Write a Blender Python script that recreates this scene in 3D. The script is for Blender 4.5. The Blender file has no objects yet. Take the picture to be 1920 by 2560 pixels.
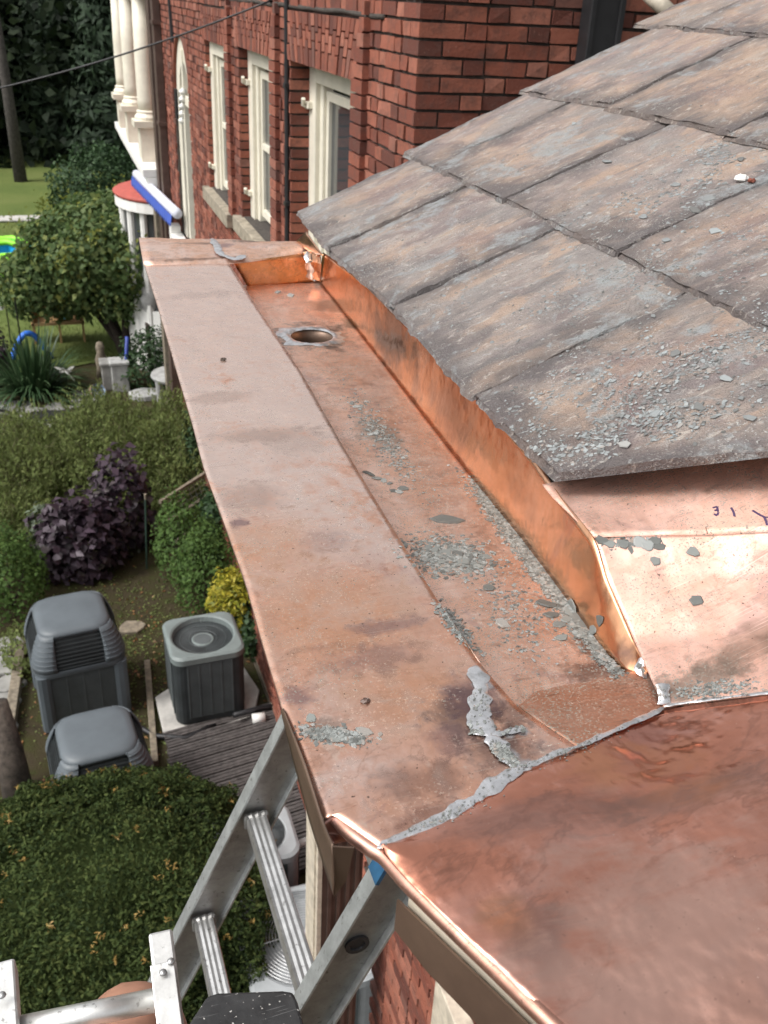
import bpy, bmesh, math, random
import numpy as np
from mathutils import Vector, Matrix, noise as mnoise
from mathutils.bvhtree import BVHTree
random.seed(7)
rng = np.random.default_rng(11)
SC = bpy.context.scene
COL = SC.collection
R_ = math.radians

# ------------------------------------------------------------------ camera
H_CAM = 7.0                       # the phone is about seven metres above the garden
FPX = 2356.687
RM = np.array([[0.94905, -0.11068, 0.29504], [-0.31082, -0.47062, 0.82584], [0.0, 0.0, 0.0]])
def _cam():
    c = np.array([960., 1280.])
    a = np.array((75., -60.)) - c; v = np.array((731., 5576.)) - c
    f = math.sqrt(-(a @ v))
    dY = np.array([a[0], a[1], f]); dY /= np.linalg.norm(dY)
    dD = np.array([v[0], v[1], f]); dD /= np.linalg.norm(dD)
    dX = np.cross(dD, dY)
    if dX[0] < 0: dX = -dX
    return f, np.array([dX, dY, -dD])
FPX, RM = _cam()
cam_d = bpy.data.cameras.new('camera'); cam = bpy.data.objects.new('camera', cam_d); COL.objects.link(cam)
right, down, fwd = RM[:, 0], RM[:, 1], RM[:, 2]
m = Matrix.Identity(4)
for i in range(3):
    m[i][0] = right[i]; m[i][1] = -down[i]; m[i][2] = -fwd[i]
m[0][3], m[1][3], m[2][3] = 0, 0, H_CAM
cam.matrix_world = m
cam_d.sensor_fit = 'VERTICAL'; cam_d.sensor_height = 24.0; cam_d.lens = FPX / 2560 * 24.0
cam_d.dof.use_dof = True; cam_d.dof.focus_distance = 0.95; cam_d.dof.aperture_fstop = 11.0
cam_d.clip_start = 0.02; cam_d.clip_end = 900
SC.camera = cam

# ------------------------------------------------------------------ sky, sun, exposure
SUN_DIR = Vector((-0.62, -0.10, 0.80)).normalized()
W = bpy.data.worlds.new('World'); SC.world = W; W.use_nodes = True
nt = W.node_tree; nt.nodes.clear()
sky = nt.nodes.new('ShaderNodeTexSky'); sky.sky_type = 'NISHITA'; sky.sun_disc = False
sky.sun_elevation = math.asin(SUN_DIR.z); sky.sun_rotation = math.atan2(SUN_DIR.x, SUN_DIR.y)
sky.air_density = 1.0; sky.dust_density = 6.0; sky.ozone_density = 1.0
hsv = nt.nodes.new('ShaderNodeHueSaturation'); hsv.inputs['Saturation'].default_value = 0.12
bg = nt.nodes.new('ShaderNodeBackground'); bg.inputs[1].default_value = 0.15
wo = nt.nodes.new('ShaderNodeOutputWorld')
nt.links.new(sky.outputs[0], hsv.inputs['Color']); nt.links.new(hsv.outputs[0], bg.inputs[0]); nt.links.new(bg.outputs[0], wo.inputs[0])
sl = bpy.data.lights.new('sun', 'SUN'); sl.energy = 1.25; sl.angle = R_(14); sl.color = (1.0, 0.96, 0.9)
so = bpy.data.objects.new('sun', sl); COL.objects.link(so)
so.rotation_euler = SUN_DIR.to_track_quat('Z', 'Y').to_euler(); so.location = (-10, -5, 25)
vs = SC.view_settings; SC.display_settings.display_device = 'sRGB'
vs.view_transform = 'Standard'; vs.look = 'None'; vs.gamma = 1.0; vs.use_curve_mapping = False
vs.exposure = 0.45

# ------------------------------------------------------------------ sight lines: where a thing seen from the ladder stands
S_ = 1920 / 1659.0
def rd(x, y):
    return RM @ np.array([x * S_ - 960, y * S_ - 1280, FPX])
def V(a): return Vector((float(a[0]), float(a[1]), float(a[2])))
OFF = np.array([0, 0, H_CAM])
def atz(x, y, z): d = rd(x, y); return d * ((z - H_CAM) / d[2]) + OFF
def atx(x, y, X): d = rd(x, y); return d * (X / d[0]) + OFF
def aty(x, y, Y): d = rd(x, y); return d * (Y / d[1]) + OFF
HS = 0.45                         # height of the phone above the gutter, metres
def nz(x, y, z=-1.0): d = rd(x, y); return d * (z * HS / d[2]) + OFF
def nx(x, y, X): d = rd(x, y); return d * (X * HS / d[0]) + OFF
def ny(x, y, Y): d = rd(x, y); return d * (Y * HS / d[1]) + OFF
def P(x, y, z): return np.array([x * HS, y * HS, z * HS]) + OFF

# ------------------------------------------------------------------ object helpers
ORG = {}
def tag(o, label=None, cat=None, group=None, kind=None):
    if label: o['label'] = label
    if cat: o['category'] = cat
    if group: o['group'] = group
    if kind: o['kind'] = kind
    return o
def thing(name, loc, label, cat, group=None):
    o = bpy.data.objects.new(name, None); COL.objects.link(o)
    o.location = V(loc); o.empty_display_size = 0.1; ORG[o] = np.array(loc, float)
    return tag(o, label, cat, group)
def link(name, me, mat, parent=None, loc=None, smooth=False):
    o = bpy.data.objects.new(name, me); COL.objects.link(o)
    if mat and len(me.materials) == 0: me.materials.append(mat)
    if smooth: me.polygons.foreach_set('use_smooth', [True] * len(me.polygons))
    if parent is not None:
        o.parent = parent; ORG[o] = ORG.get(parent, np.zeros(3))
    if loc is not None: o.location = V(loc)
    return o
class MB:
    def __init__(s): s.v = []; s.f = []
    def add(s, vs, fs):
        b = len(s.v); s.v += [tuple(map(float, p)) for p in vs]; s.f += [tuple(b + i for i in f) for f in fs]; return s
    def box(s, x0, x1, y0, y1, z0, z1):
        return s.add([(x0,y0,z0),(x1,y0,z0),(x1,y1,z0),(x0,y1,z0),(x0,y0,z1),(x1,y0,z1),(x1,y1,z1),(x0,y1,z1)],
              [(3,2,1,0),(4,5,6,7),(0,1,5,4),(1,2,6,5),(2,3,7,6),(3,0,4,7)])
    def bar(s, a, b, w, h, up=(0,0,1), off=0):
        a = np.array(a, float); b = np.array(b, float); d = b - a; d /= np.linalg.norm(d)
        sx = np.cross(d, up); sx /= np.linalg.norm(sx); u = np.cross(sx, d)
        vs = [p + sx*i*w/2 + u*j*h/2 for p in (a, b) for i, j in ((-1,-1),(1,-1),(1,1),(-1,1))]
        return s.add(vs, [(0,1,2,3),(7,6,5,4),(0,4,5,1),(1,5,6,2),(2,6,7,3),(3,7,4,0)])
    def tube(s, pts, r, n=8, cap=True):
        pts = [np.array(p, float) for p in pts]; k = len(pts); base = len(s.v)
        rr = r if hasattr(r, '__len__') else [r]*k
        ref = None
        for i, p in enumerate(pts):
            d = pts[min(i+1,k-1)] - pts[max(i-1,0)]; d /= (np.linalg.norm(d) + 1e-9)
            if ref is None:
                ref = np.array([0,0,1.]) if abs(d[2]) < .9 else np.array([1.,0,0])
            sx = np.cross(d, ref); sx /= np.linalg.norm(sx); u = np.cross(sx, d); ref = u
            for j in range(n):
                t = 2*math.pi*j/n; s.v.append(tuple(p + rr[i]*(sx*math.cos(t) + u*math.sin(t))))
        for i in range(k-1):
            for j in range(n):
                s.f.append((base+i*n+j, base+i*n+(j+1)%n, base+(i+1)*n+(j+1)%n, base+(i+1)*n+j))
        if cap:
            s.f.append(tuple(base+j for j in range(n))[::-1]); s.f.append(tuple(base+(k-1)*n+j for j in range(n)))
        return s
    def lathe(s, c, prof, n=20, cap=True, sx=1, sy=1):
        base = len(s.v); k = len(prof)
        for r, z in prof:
            for j in range(n):
                t = 2*math.pi*j/n; s.v.append((c[0]+sx*r*math.cos(t), c[1]+sy*r*math.sin(t), c[2]+z))
        for i in range(k-1):
            for j in range(n):
                s.f.append((base+i*n+j, base+i*n+(j+1)%n, base+(i+1)*n+(j+1)%n, base+(i+1)*n+j))
        if cap:
            s.f.append(tuple(base+j for j in range(n))[::-1]); s.f.append(tuple(base+(k-1)*n+j for j in range(n)))
        return s
    def rings(s, rings, cap=True):
        base = len(s.v); n = len(rings[0]); k = len(rings)
        for r in rings: s.v += [tuple(map(float,p)) for p in r]
        for i in range(k-1):
            for j in range(n):
                s.f.append((base+i*n+j, base+i*n+(j+1)%n, base+(i+1)*n+(j+1)%n, base+(i+1)*n+j))
        if cap:
            s.f.append(tuple(base+j for j in range(n))[::-1]); s.f.append(tuple(base+(k-1)*n+j for j in range(n)))
        return s
    def mesh(s, name, org=(0,0,0)):
        me = bpy.data.meshes.new(name)
        o = np.array(org, float)
        me.from_pydata([tuple(np.array(p)-o) for p in s.v], [], s.f); me.update(); return me
    def build(s, name, mat, parent=None, smooth=False, bevel=0, thick=0):
        org = ORG.get(parent, np.zeros(3)) if parent is not None else np.zeros(3)
        o = link(name, s.mesh(name, org), mat, parent, smooth=smooth)
        if parent is None: ORG[o] = np.zeros(3)
        if thick:
            md = o.modifiers.new('thick', 'SOLIDIFY'); md.thickness = thick; md.offset = -1
        if bevel:
            md = o.modifiers.new('bevel', 'BEVEL'); md.width = bevel; md.segments = 2; md.limit_method = 'ANGLE'; md.angle_limit = R_(40)
        return o
def solo(mb, name, mat, label, cat, group=None, kind=None, smooth=False, bevel=0, base=None):
    """a thing that is one mesh, its origin at its base"""
    vv = np.array(mb.v); c = vv.mean(0); c[2] = vv[:, 2].min()
    if base is not None: c = np.array(base, float)
    me = mb.mesh(name, c); o = link(name, me, mat, loc=c, smooth=smooth); ORG[o] = c
    if bevel:
        md = o.modifiers.new('bevel', 'BEVEL'); md.width = bevel; md.segments = 2; md.limit_method = 'ANGLE'; md.angle_limit = R_(40)
    return tag(o, label, cat, group, kind)
def quadmesh(name, verts, n4):
    """n4 quads, verts (4*n4,3)"""
    me = bpy.data.meshes.new(name); k = len(verts)
    me.vertices.add(k); me.vertices.foreach_set('co', np.asarray(verts, np.float32).ravel())
    me.loops.add(k); me.loops.foreach_set('vertex_index', np.arange(k, dtype=np.int32))
    me.polygons.add(n4); me.polygons.foreach_set('loop_start', np.arange(0, k, 4, dtype=np.int32))
    me.polygons.foreach_set('loop_total', np.full(n4, 4, np.int32)); me.update(calc_edges=True); return me

# ------------------------------------------------------------------ materials
def new_mat(name):
    mt = bpy.data.materials.new(name); mt.use_nodes = True
    t = mt.node_tree; b = t.nodes['Principled BSDF']; return mt, t, b
class NT:
    def __init__(s, t): s.t = t
    def n(s, ty, **kw):
        x = s.t.nodes.new(ty)
        for k, v in kw.items(): setattr(x, k, v)
        return x
    def l(s, a, b): s.t.links.new(a, b)
    def coord(s, kind='Object'): return s.n('ShaderNodeTexCoord').outputs[kind]
    def mapv(s, src, scale=(1,1,1), rot=(0,0,0), loc=(0,0,0)):
        x = s.n('ShaderNodeMapping'); s.l(src, x.inputs[0]); x.inputs['Scale'].default_value = scale
        x.inputs['Rotation'].default_value = rot; x.inputs['Location'].default_value = loc; return x.outputs[0]
    def noise(s, src, scale, detail=5, rough=.55, dist=0):
        x = s.n('ShaderNodeTexNoise'); s.l(src, x.inputs['Vector']); x.inputs['Scale'].default_value = scale
        x.inputs['Detail'].default_value = detail; x.inputs['Roughness'].default_value = rough
        x.inputs['Distortion'].default_value = dist; return x.outputs['Fac']
    def vor(s, src, scale, feature='F1', out='Distance'):
        x = s.n('ShaderNodeTexVoronoi', feature=feature); s.l(src, x.inputs['Vector']); x.inputs['Scale'].default_value = scale
        return x.outputs[out]
    def ramp(s, fac, stops, interp='LINEAR'):
        x = s.n('ShaderNodeValToRGB'); s.l(fac, x.inputs[0]); e = x.color_ramp.elements; x.color_ramp.interpolation = interp
        while len(e) < len(stops): e.new(0.5)
        for i, (p, c) in enumerate(stops):
            e[i].position = p; e[i].color = (c, c, c, 1) if not hasattr(c, '__len__') else (*c, 1)
        return x.outputs[0]
    def mix(s, fac, a, b, mode='MIX'):
        x = s.n('ShaderNodeMix', data_type='RGBA', blend_type=mode)
        for sock, v in ((x.inputs[0], fac), (x.inputs[6], a), (x.inputs[7], b)):
            if hasattr(v, 'links') or hasattr(v, 'is_linked'): s.l(v, sock)
            elif hasattr(v, '__len__'): sock.default_value = (*v, 1)
            else: sock.default_value = v
        return x.outputs[2]
    def math(s, op, a, b=0.0):
        x = s.n('ShaderNodeMath', operation=op)
        for i, v in enumerate((a, b)):
            if hasattr(v, 'is_linked'): s.l(v, x.inputs[i])
            else: x.inputs[i].default_value = v
        return x.outputs[0]
    def bump(s, h, b, strength=.3, dist=.01):
        x = s.n('ShaderNodeBump'); s.l(h, x.inputs['Height']); x.inputs['Strength'].default_value = strength
        x.inputs['Distance'].default_value = dist; s.l(x.outputs[0], b.inputs['Normal'])
def simple(name, col, rough=.6, metal=0, var=.12, scale=8, bump=0, spec=None):
    mt, t, b = new_mat(name); N = NT(t); c = N.coord()
    f = N.noise(c, scale, 6, .6)
    d = tuple(max(0, x*(1-var*1.6)) for x in col); u = tuple(min(1, x*(1+var*1.3)) for x in col)
    N.l(N.ramp(f, [(.3, d), (.7, u)]), b.inputs['Base Color'])
    b.inputs['Roughness'].default_value = rough; b.inputs['Metallic'].default_value = metal
    if spec is not None: b.inputs['Specular IOR Level'].default_value = spec
    if bump: N.bump(N.noise(c, scale*6, 6, .6), b, bump, .01)
    return mt
def copper(name, pink, orange, brown, tar=.5, rough=(.34, .55), dirt=.62, stretch=(1,1,1), sc=1.0, stains_and_reflections=(), dmask=(.42, .62), dcol=(.20, .19, .16), bam=.45, wave=.16, scr_on=1.0):
    mt, t, b = new_mat(name); N = NT(t); c = N.coord()
    cs = N.mapv(c, stretch)
    n1 = N.noise(cs, 13*sc, 9, .64, .35); n2 = N.noise(cs, 52*sc, 10, .68, .35); n3 = N.noise(N.mapv(c, (2, 9, 2)), 14*sc, 6, .7, .4)
    base = N.mix(N.ramp(n1, [(.38, 0), (.6, 1)]), pink, orange)
    base = N.mix(N.math('MULTIPLY', N.ramp(n2, [(.50, 0), (.66, 1)]), bam), base, brown)
    base = N.mix(N.math('MULTIPLY', N.ramp(n3, [(.56, 0), (.68, 1)]), tar), base, tuple(x*.62 for x in brown))
    # heat tint: a violet cast in blotches with hard-ish edges
    n6 = N.noise(N.mapv(c, (2.2, 1, 1), rot=(0, 0, .5), loc=(4, 4, 0)), 24*sc, 9, .7, .3)
    base = N.mix(N.math('MULTIPLY', N.ramp(n6, [(.50, 0), (.60, 1)]), .42), base, tuple(x*.80 for x in orange))
    base = N.mix(N.math('MULTIPLY', N.ramp(n6, [(.34, 1), (.43, 0)]), .55), base, tuple(min(1, x*1.12+.02) for x in pink))
    n4 = N.noise(N.mapv(c, (1, 1, 1), loc=(3, 1, 0)), 15*sc, 5, .6, .8)
    base = N.mix(N.math('MULTIPLY', N.ramp(n4, [(.6, 0), (.64, 1)]), .28), base, (.40, .25, .26))
    # tide marks
    n5 = N.noise(N.mapv(c, (1, 1, 1), loc=(7, 2, 0)), 7*sc, 7, .6, .5)
    base = N.mix(N.math('MULTIPLY', N.ramp(n5, [(.488, 0), (.5, 1), (.506, 0)]), .38), base, tuple(x*.7 for x in brown))
    for (pt, rad, sx_, col_, amt) in stains_and_reflections:
        df = N.n('ShaderNodeVectorMath', operation='SUBTRACT'); N.l(c, df.inputs[0]); df.inputs[1].default_value = pt
        ln = N.n('ShaderNodeVectorMath', operation='LENGTH'); N.l(N.mapv(df.outputs[0], sx_), ln.inputs[0])
        q = N.math('ADD', N.math('DIVIDE', ln.outputs['Value'], rad), N.math('ADD', N.math('MULTIPLY', N.math('SUBTRACT', n2, .5), 1.9), N.math('MULTIPLY', N.math('SUBTRACT', n1, .5), 1.6)))
        base = N.mix(N.math('MULTIPLY', N.ramp(q, [(.45, 1), (.95, 0)]), amt), base, col_)
    sp = N.noise(c, 520, 2, .55); sp2 = N.noise(c, 14, 5, .65, .3)
    dm = N.math('MULTIPLY', N.ramp(sp, [(dirt, 0), (dirt+.05, 1)]), N.ramp(sp2, [(dmask[0], 0), (dmask[1], 1)]))
    base = N.mix(dm, base, dcol)
    scm = N.noise(N.mapv(c, (1, 1, 1), loc=(2, 8, 0)), 10, 4, .6)
    for k, (an, amt) in enumerate(((.5, .5), (-.35, .4), (1.9, .35), (.1, .4))):
        scr = N.noise(N.mapv(c, (5, 330, 5), rot=(0, 0, an), loc=(k*3., 0, 0)), 2.2, 2, .5)
        base = N.mix(N.math('MULTIPLY', N.math('MULTIPLY', N.ramp(scr, [(.66, 0), (.70, 1)]), N.ramp(scm, [(.42, 0), (.60, 1)])), amt*scr_on), base, tuple(min(1, x*1.22+.03) for x in pink) if k != 2 else tuple(x*.8 for x in brown))
    pit = N.noise(c, 330, 2, .5)
    base = N.mix(N.math('MULTIPLY', N.ramp(pit, [(.71, 0), (.73, 1)]), .85*scr_on), base, (.10, .065, .05))
    N.l(base, b.inputs['Base Color'])
    N.l(N.math('SUBTRACT', .96, dm), b.inputs['Metallic'])
    rr = N.n('ShaderNodeMapRange'); N.l(n2, rr.inputs[0]); rr.inputs[1].default_value = .3; rr.inputs[2].default_value = .7
    rr.inputs[3].default_value = rough[0]; rr.inputs[4].default_value = rough[1]
    N.l(rr.outputs[0], b.inputs['Roughness'])
    hh = N.math('ADD', N.noise(c, 18, 3, .5), N.math('MULTIPLY', N.noise(c, 160, 4, .6), .025))
    N.bump(hh, b, wave, .012)
    return mt
M = {}
GO = P(.6, 1.5, -1.2)
def st(x, y, rad, col=(.20, .11, .085), amt=.8, sc=(1, 1, 1), z=-1.0): return (tuple(nz(x, y, z) - GO), rad, sc, col, amt)
DK, VI, GR, OR, PK = (.17, .10, .085), (.27, .17, .19), (.20, .18, .15), (.86, .42, .22), (.97, .74, .64)
M['copper'] = copper('copper_sheet', (1.0, .69, .575), (.97, .545, .385), (.60, .33, .225), .35, (.20, .42), .60, sc=1.25, bam=.5, wave=.34, stains_and_reflections=[
    st(600,1000,.20,PK,.45,(1,.5,1)), st(450,670,.40,(1.0,.79,.69),.8,(1,.4,1)), st(600,850,.05,PK,.5), st(720,1330,.10,OR,.5), st(560,1180,.07,OR,.45), st(900,1500,.07,OR,.4), st(800,1420,.05,VI,.4,(1,2,1)),  # pale pink towards the far end paints in the sky's reflection
    st(1030,1520,.026,DK,.7), st(1085,1600,.024,DK,.6), st(940,1775,.022,(.30,.15,.12),.6,(.6,1,1)), st(1000,1545,.032,DK,.6), st(965,1600,.022,VI,.5), st(1095,1545,.022,DK,.55), st(640,1505,.016,VI,.6), st(690,1575,.022,GR,.45,(1,2,1)), st(930,1690,.045,(.36,.19,.14),.6,(1,1.8,1)), st(1090,1620,.035,DK,.5), st(1020,1500,.03,VI,.5),
    st(830,1355,.028,VI,.5,(.6,2,1)), st(690,1400,.02,DK,.2,(.5,2.5,1)), st(480,860,.05,(.62,.42,.34),.5,(1,2,1)), st(560,940,.05,(.55,.36,.28),.5,(.7,2,1)), st(540,1080,.04,(.6,.4,.32),.5), st(640,950,.05,(.62,.45,.38),.4), st(520,1130,.012,VI,.7), st(700,1170,.03,VI,.25), st(1034,1450,.0085,(.60, .60, .61),.85), st(1040,1480,.0085,(.60, .60, .61),.85), st(1038,1515,.0085,(.60, .60, .61),.85), st(1038,1550,.0085,(.60, .60, .61),.85), st(1050,1580,.0085,(.60, .60, .61),.85), st(1075,1608,.0085,(.60, .60, .61),.85), st(1100,1632,.0085,(.60, .60, .61),.85), st(1135,1655,.0085,(.60, .60, .61),.85), st(1100,1585,.006,(.60, .60, .61),.85), st(1130,1580,.006,(.60, .60, .61),.85), st(850,1822,.006,(.60, .60, .61),.85), st(900,1797,.006,(.60, .60, .61),.85), st(950,1773,.006,(.60, .60, .61),.85), st(1000,1746,.006,(.60, .60, .61),.85), st(1050,1710,.006,(.60, .60, .61),.85), st(1095,1685,.006,(.60, .60, .61),.85), st(430,640,.05,(.75,.55,.47),.5,(.6,2,1))])
M['copper_floor'] = copper('copper_trough', (.94, .70, .60), (.90, .57, .43), (.48, .29, .21), .55, (.36, .54), .57, (1, 1, 1), 1.2, [
    st(672,728,.085,(.12,.10,.09),.9,z=-1.118), st(760,700,.03,GR,.8,(2,.6,1),-1.118), st(700,660,.05,GR,.6,z=-1.118), st(820,930,.03,GR,.5,(1,.5,1),-1.1), st(980,1205,.026,GR,.75,(1,1.2,1),-1.09), st(1080,1110,.03,GR,.5,(2,.5,1),-1.09), st(1200,1270,.03,GR,.7,(2,.6,1),-1.08), st(1300,1400,.035,DK,.75,(1.4,.7,1),-1.07), st(1290,1440,.04,DK,.7,(1,2,1),-1.06), st(1120,1120,.02,VI,.6,(2,.5,1),-1.09)], (.36, .56), (.19, .185, .16))
M['copper_wall'] = copper('copper_bright', (.88, .52, .34), (.85, .44, .24), (.58, .30, .17), .12, (.16, .28), .70, sc=.45, bam=.22, scr_on=.4, wave=.28, stains_and_reflections=[st(820,730,.085,(.22,.14,.10),.8,(1,.5,1),-1.0), st(960,880,.05,(.34,.20,.14),.6,(1,.4,1),-1.0), st(1080,1060,.03,(.35,.22,.15),.6,(1,.4,1),-1.0), st(1250,1270,.03,(.30,.19,.13),.5,z=-1.0), st(1340,1400,.02,DK,.6,z=-1.03)])  # brown patches paint in the wall's dark shade and reflections
M['copper_dark'] = copper('copper_reflect_dark', (.80, .43, .34), (.70, .30, .20), (.46, .22, .16), .35, (.13, .27), .74, (1, 2.2, 1), .45, wave=.6, bam=.22, scr_on=.25, stains_and_reflections=[  # darker copper tone stands in for the house mirrored in the pan
    st(1180,1645,.0055,(.60, .60, .61),.85), st(1230,1627,.0055,(.60, .60, .61),.85), st(1290,1602,.0055,(.60, .60, .61),.85), st(1350,1575,.0055,(.60, .60, .61),.85), st(1410,1546,.0055,(.60, .60, .61),.85), st(850,1824,.0055,(.60, .60, .61),.85), st(900,1800,.0055,(.60, .60, .61),.85), st(960,1770,.0055,(.60, .60, .61),.85), st(1010,1745,.0055,(.60, .60, .61),.85), st(1060,1706,.0055,(.60, .60, .61),.85), st(1110,1676,.0055,(.60, .60, .61),.85),
    st(1300,1640,.06,(.72,.33,.17),.5,(1,1.5,1)), st(1400,2000,.12,(.75,.45,.36),.5,(1,2,1)), st(1200,1760,.05,(.33,.19,.16),.5,(.5,2,1)), st(1480,1720,.05,(.34,.20,.16),.6,(.5,2.4,1)), st(1100,1990,.02,(.85,.34,.14),.5), st(1150,2010,.03,(.28,.18,.16),.5), st(1600,2180,.12,(.80,.50,.40),.6), st(1450,1650,.05,(.62,.25,.13),.6)])
M['copper_ramp'] = copper('copper_ramp', (.60, .37, .28), (.58, .30, .20), (.30, .18, .13), .7, (.42, .6), .55, (.5, 2, 1), dmask=(.34, .54), dcol=(.24, .22, .18))
M['copper_edge'] = copper('copper_edge', (.50, .30, .24), (.46, .25, .19), (.28, .17, .13), .5, (.42, .6), .66)
M['copper_end'] = copper('copper_end', (.95, .70, .60), (.88, .54, .38), (.40, .25, .18), .5, (.34, .52), .60, sc=1.25, stains_and_reflections=[st(430,533,.026,(.30,.18,.13),.85,(.45,1.2,1)), st(560,527,.030,(.24,.16,.12),.9,(.4,1.2,1)), st(620,527,.03,(.24,.16,.12),.9,(.6,1.2,1)), st(645,530,.05,DK,.7), st(420,566,.018,(.30,.18,.13),.8,(.2,2,1)), st(480,540,.03,VI,.7), st(340,545,.05,PK,.6)])
M['copper_endwall'] = copper('copper_endwall', (.92, .56, .36), (.90, .48, .22), (.45, .25, .15), .3, (.24, .38), .66, stains_and_reflections=[st(520,590,.022,(.36,.33,.38),.7,z=-1.04), st(660,570,.022,(.34,.32,.40),.7,z=-1.04), st(540,620,.015,DK,.6,z=-1.1)])
M['copper_apron'] = copper('copper_apron', (.88, .61, .52), (.84, .53, .42), (.54, .34, .26), .5, (.52, .72), .57, stains_and_reflections=[st(1560,1400,.05,(.36,.23,.18),.75,(.6,2.4,1),-.95), st(1650,1350,.06,(.40,.26,.2),.6,(.5,2.4,1),-.93), st(1480,1470,.04,GR,.55,(.5,2,1),-1.0), st(1350,1450,.02,VI,.5,z=-1.0)], dmask=(.40, .6))
M['copper_brown'] = simple('copper_drip_brown', (.17, .115, .085), .45, .6, .2, 14)
def mk_solder():
    mt, t, b = new_mat('solder'); N = NT(t); c = N.coord()
    n = N.noise(c, 80, 6, .65, .5)
    N.l(N.ramp(n, [(.26, (.24, .22, .20)), (.36, (.55, .55, .55)), (.5, (.74, .74, .75)), (.64, (.88, .88, .90)), (.78, (.60, .58, .57))]), b.inputs['Base Color'])
    b.inputs['Metallic'].default_value = .9; b.inputs['Roughness'].default_value = .30
    N.bump(N.noise(c, 90, 3, .5), b, .35, .004); return mt
M['solder'] = mk_solder()
def mk_slate():
    mt, t, b = new_mat('slate'); N = NT(t)
    uv = N.n('ShaderNodeUVMap').outputs[0]; oi = N.n('ShaderNodeObjectInfo')
    sep = N.n('ShaderNodeSeparateXYZ'); N.l(uv, sep.inputs[0]); u, v = sep.outputs[0], sep.outputs[1]
    ofs = N.n('ShaderNodeVectorMath', operation='SCALE'); N.l(oi.outputs['Location'], ofs.inputs[0]); ofs.inputs['Scale'].default_value = 1.0
    c = N.coord('Object')
    rnd = oi.outputs['Random']
    add = N.n('ShaderNodeVectorMath', operation='ADD'); N.l(c, add.inputs[0])
    comb = N.n('ShaderNodeCombineXYZ'); N.l(N.math('MULTIPLY', rnd, 9.0), comb.inputs[0]); N.l(N.math('MULTIPLY', rnd, 5.0), comb.inputs[1]); N.l(comb.outputs[0], add.inputs[1])
    cc = add.outputs[0]
    st = N.mapv(cc, (8, 19, 8))                       # grain runs up the slope (x)
    n1 = N.noise(st, 1.5, 8, .62, .5); n2 = N.noise(cc, 10, 8, .65, .7); n3 = N.noise(st, 6, 8, .7, .3); n4 = N.noise(cc, 55, 6, .7, .4)
    col = N.ramp(n1, [(.26, (.165, .145, .14)), (.40, (.27, .215, .19)), (.52, (.40, .285, .215)), (.62, (.47, .375, .31)), (.78, (.33, .285, .265))])
    col2 = N.ramp(n1, [(.26, (.17, .15, .15)), (.42, (.28, .225, .215)), (.56, (.36, .275, .25)), (.68, (.42, .37, .33)), (.8, (.25, .22, .215))])
    col = N.mix(N.ramp(rnd, [(.25, 0), (.8, 1)]), col, col2)
    gsep = N.n('ShaderNodeSeparateColor'); N.l(oi.outputs['Color'], gsep.inputs[0]); gf = gsep.outputs[0]
    col = N.mix(1.0, col, (1.0, .93, .86), 'MULTIPLY')
    gcol = N.ramp(n1, [(.26, (.12, .115, .115)), (.42, (.20, .185, .18)), (.56, (.275, .245, .23)), (.68, (.33, .315, .30)), (.8, (.21, .205, .205))])
    col = N.mix(N.math('MULTIPLY', gf, .8), col, gcol)
    big = N.noise(cc, 6.5, 4, .55, .8)
    bg2 = N.noise(N.mapv(cc, (1.4, 3, 1.4), loc=(9, 9, 2)), 5.0, 7, .66, .5)
    col = N.mix(N.math('MULTIPLY', N.ramp(bg2, [(.50, 0), (.58, 1)]), .75), col, (.40, .285, .215))
    col = N.mix(N.math('MULTIPLY', N.ramp(bg2, [(.38, 1), (.45, 0)]), .65), col, (.20, .165, .165))
    col = N.mix(N.math('MULTIPLY', N.ramp(big, [(.52, 0), (.60, 1)]), .6), col, (.235, .215, .205))
    col = N.mix(N.math('MULTIPLY', N.ramp(big, [(.36, 1), (.45, 0)]), .55), col, (.20, .135, .13))
    wob = N.math('ADD', N.math('MULTIPLY', N.math('SUBTRACT', n2, .5), .42), N.math('MULTIPLY', N.math('SUBTRACT', big, .5), .5))
    du = N.math('ADD', N.math('MINIMUM', N.math('MULTIPLY', u, 1.0), N.math('SUBTRACT', 1.0, u)), wob)
    dv = N.math('ADD', N.math('MULTIPLY', v, .75), wob)
    rim = N.ramp(N.math('MINIMUM', du, dv), [(.0, 1), (.16, 0)])
    col = N.mix(N.math('MULTIPLY', rim, .82), col, (.105, .095, .095))
    col = N.mix(N.math('MULTIPLY', N.ramp(n3, [(.57, 0), (.66, 1)]), .55), col, (.55, .50, .45))
    col = N.mix(N.math('MULTIPLY', N.ramp(n3, [(.36, 1), (.42, 0)]), .5), col, (.15, .125, .12))
    col = N.mix(N.math('MULTIPLY', N.ramp(n4, [(.60, 0), (.66, 1)]), .7), col, (.36, .36, .35))
    sp = N.noise(cc, 420, 2, .6); spm = N.noise(cc, 9, 6, .65, .9)
    col = N.mix(N.math('MULTIPLY', N.ramp(sp, [(.60, 0), (.66, 1)]), N.ramp(spm, [(.46, 0), (.62, .85)])), col, (.50, .50, .48))
    ldm = N.noise(N.mapv(cc, (1, 1, 1), loc=(5, 3, 1)), 8, 6, .65, 1.2)
    col = N.mix(N.math('MULTIPLY', N.math('MULTIPLY', N.ramp(ldm, [(.55, 0), (.62, 1)]), N.ramp(n4, [(.35, 0), (.55, 1)])), .8), col, (.30, .32, .325))
    sp3 = N.noise(N.mapv(cc, (80, 260, 80)), 1.0, 3, .6)
    col = N.mix(N.math('MULTIPLY', N.ramp(sp3, [(.70, 0), (.73, 1)]), .8), col, (.06, .05, .045))
    N.l(col, b.inputs['Base Color']); b.inputs['Roughness'].default_value = .62; b.inputs['Specular IOR Level'].default_value = .35
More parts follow.
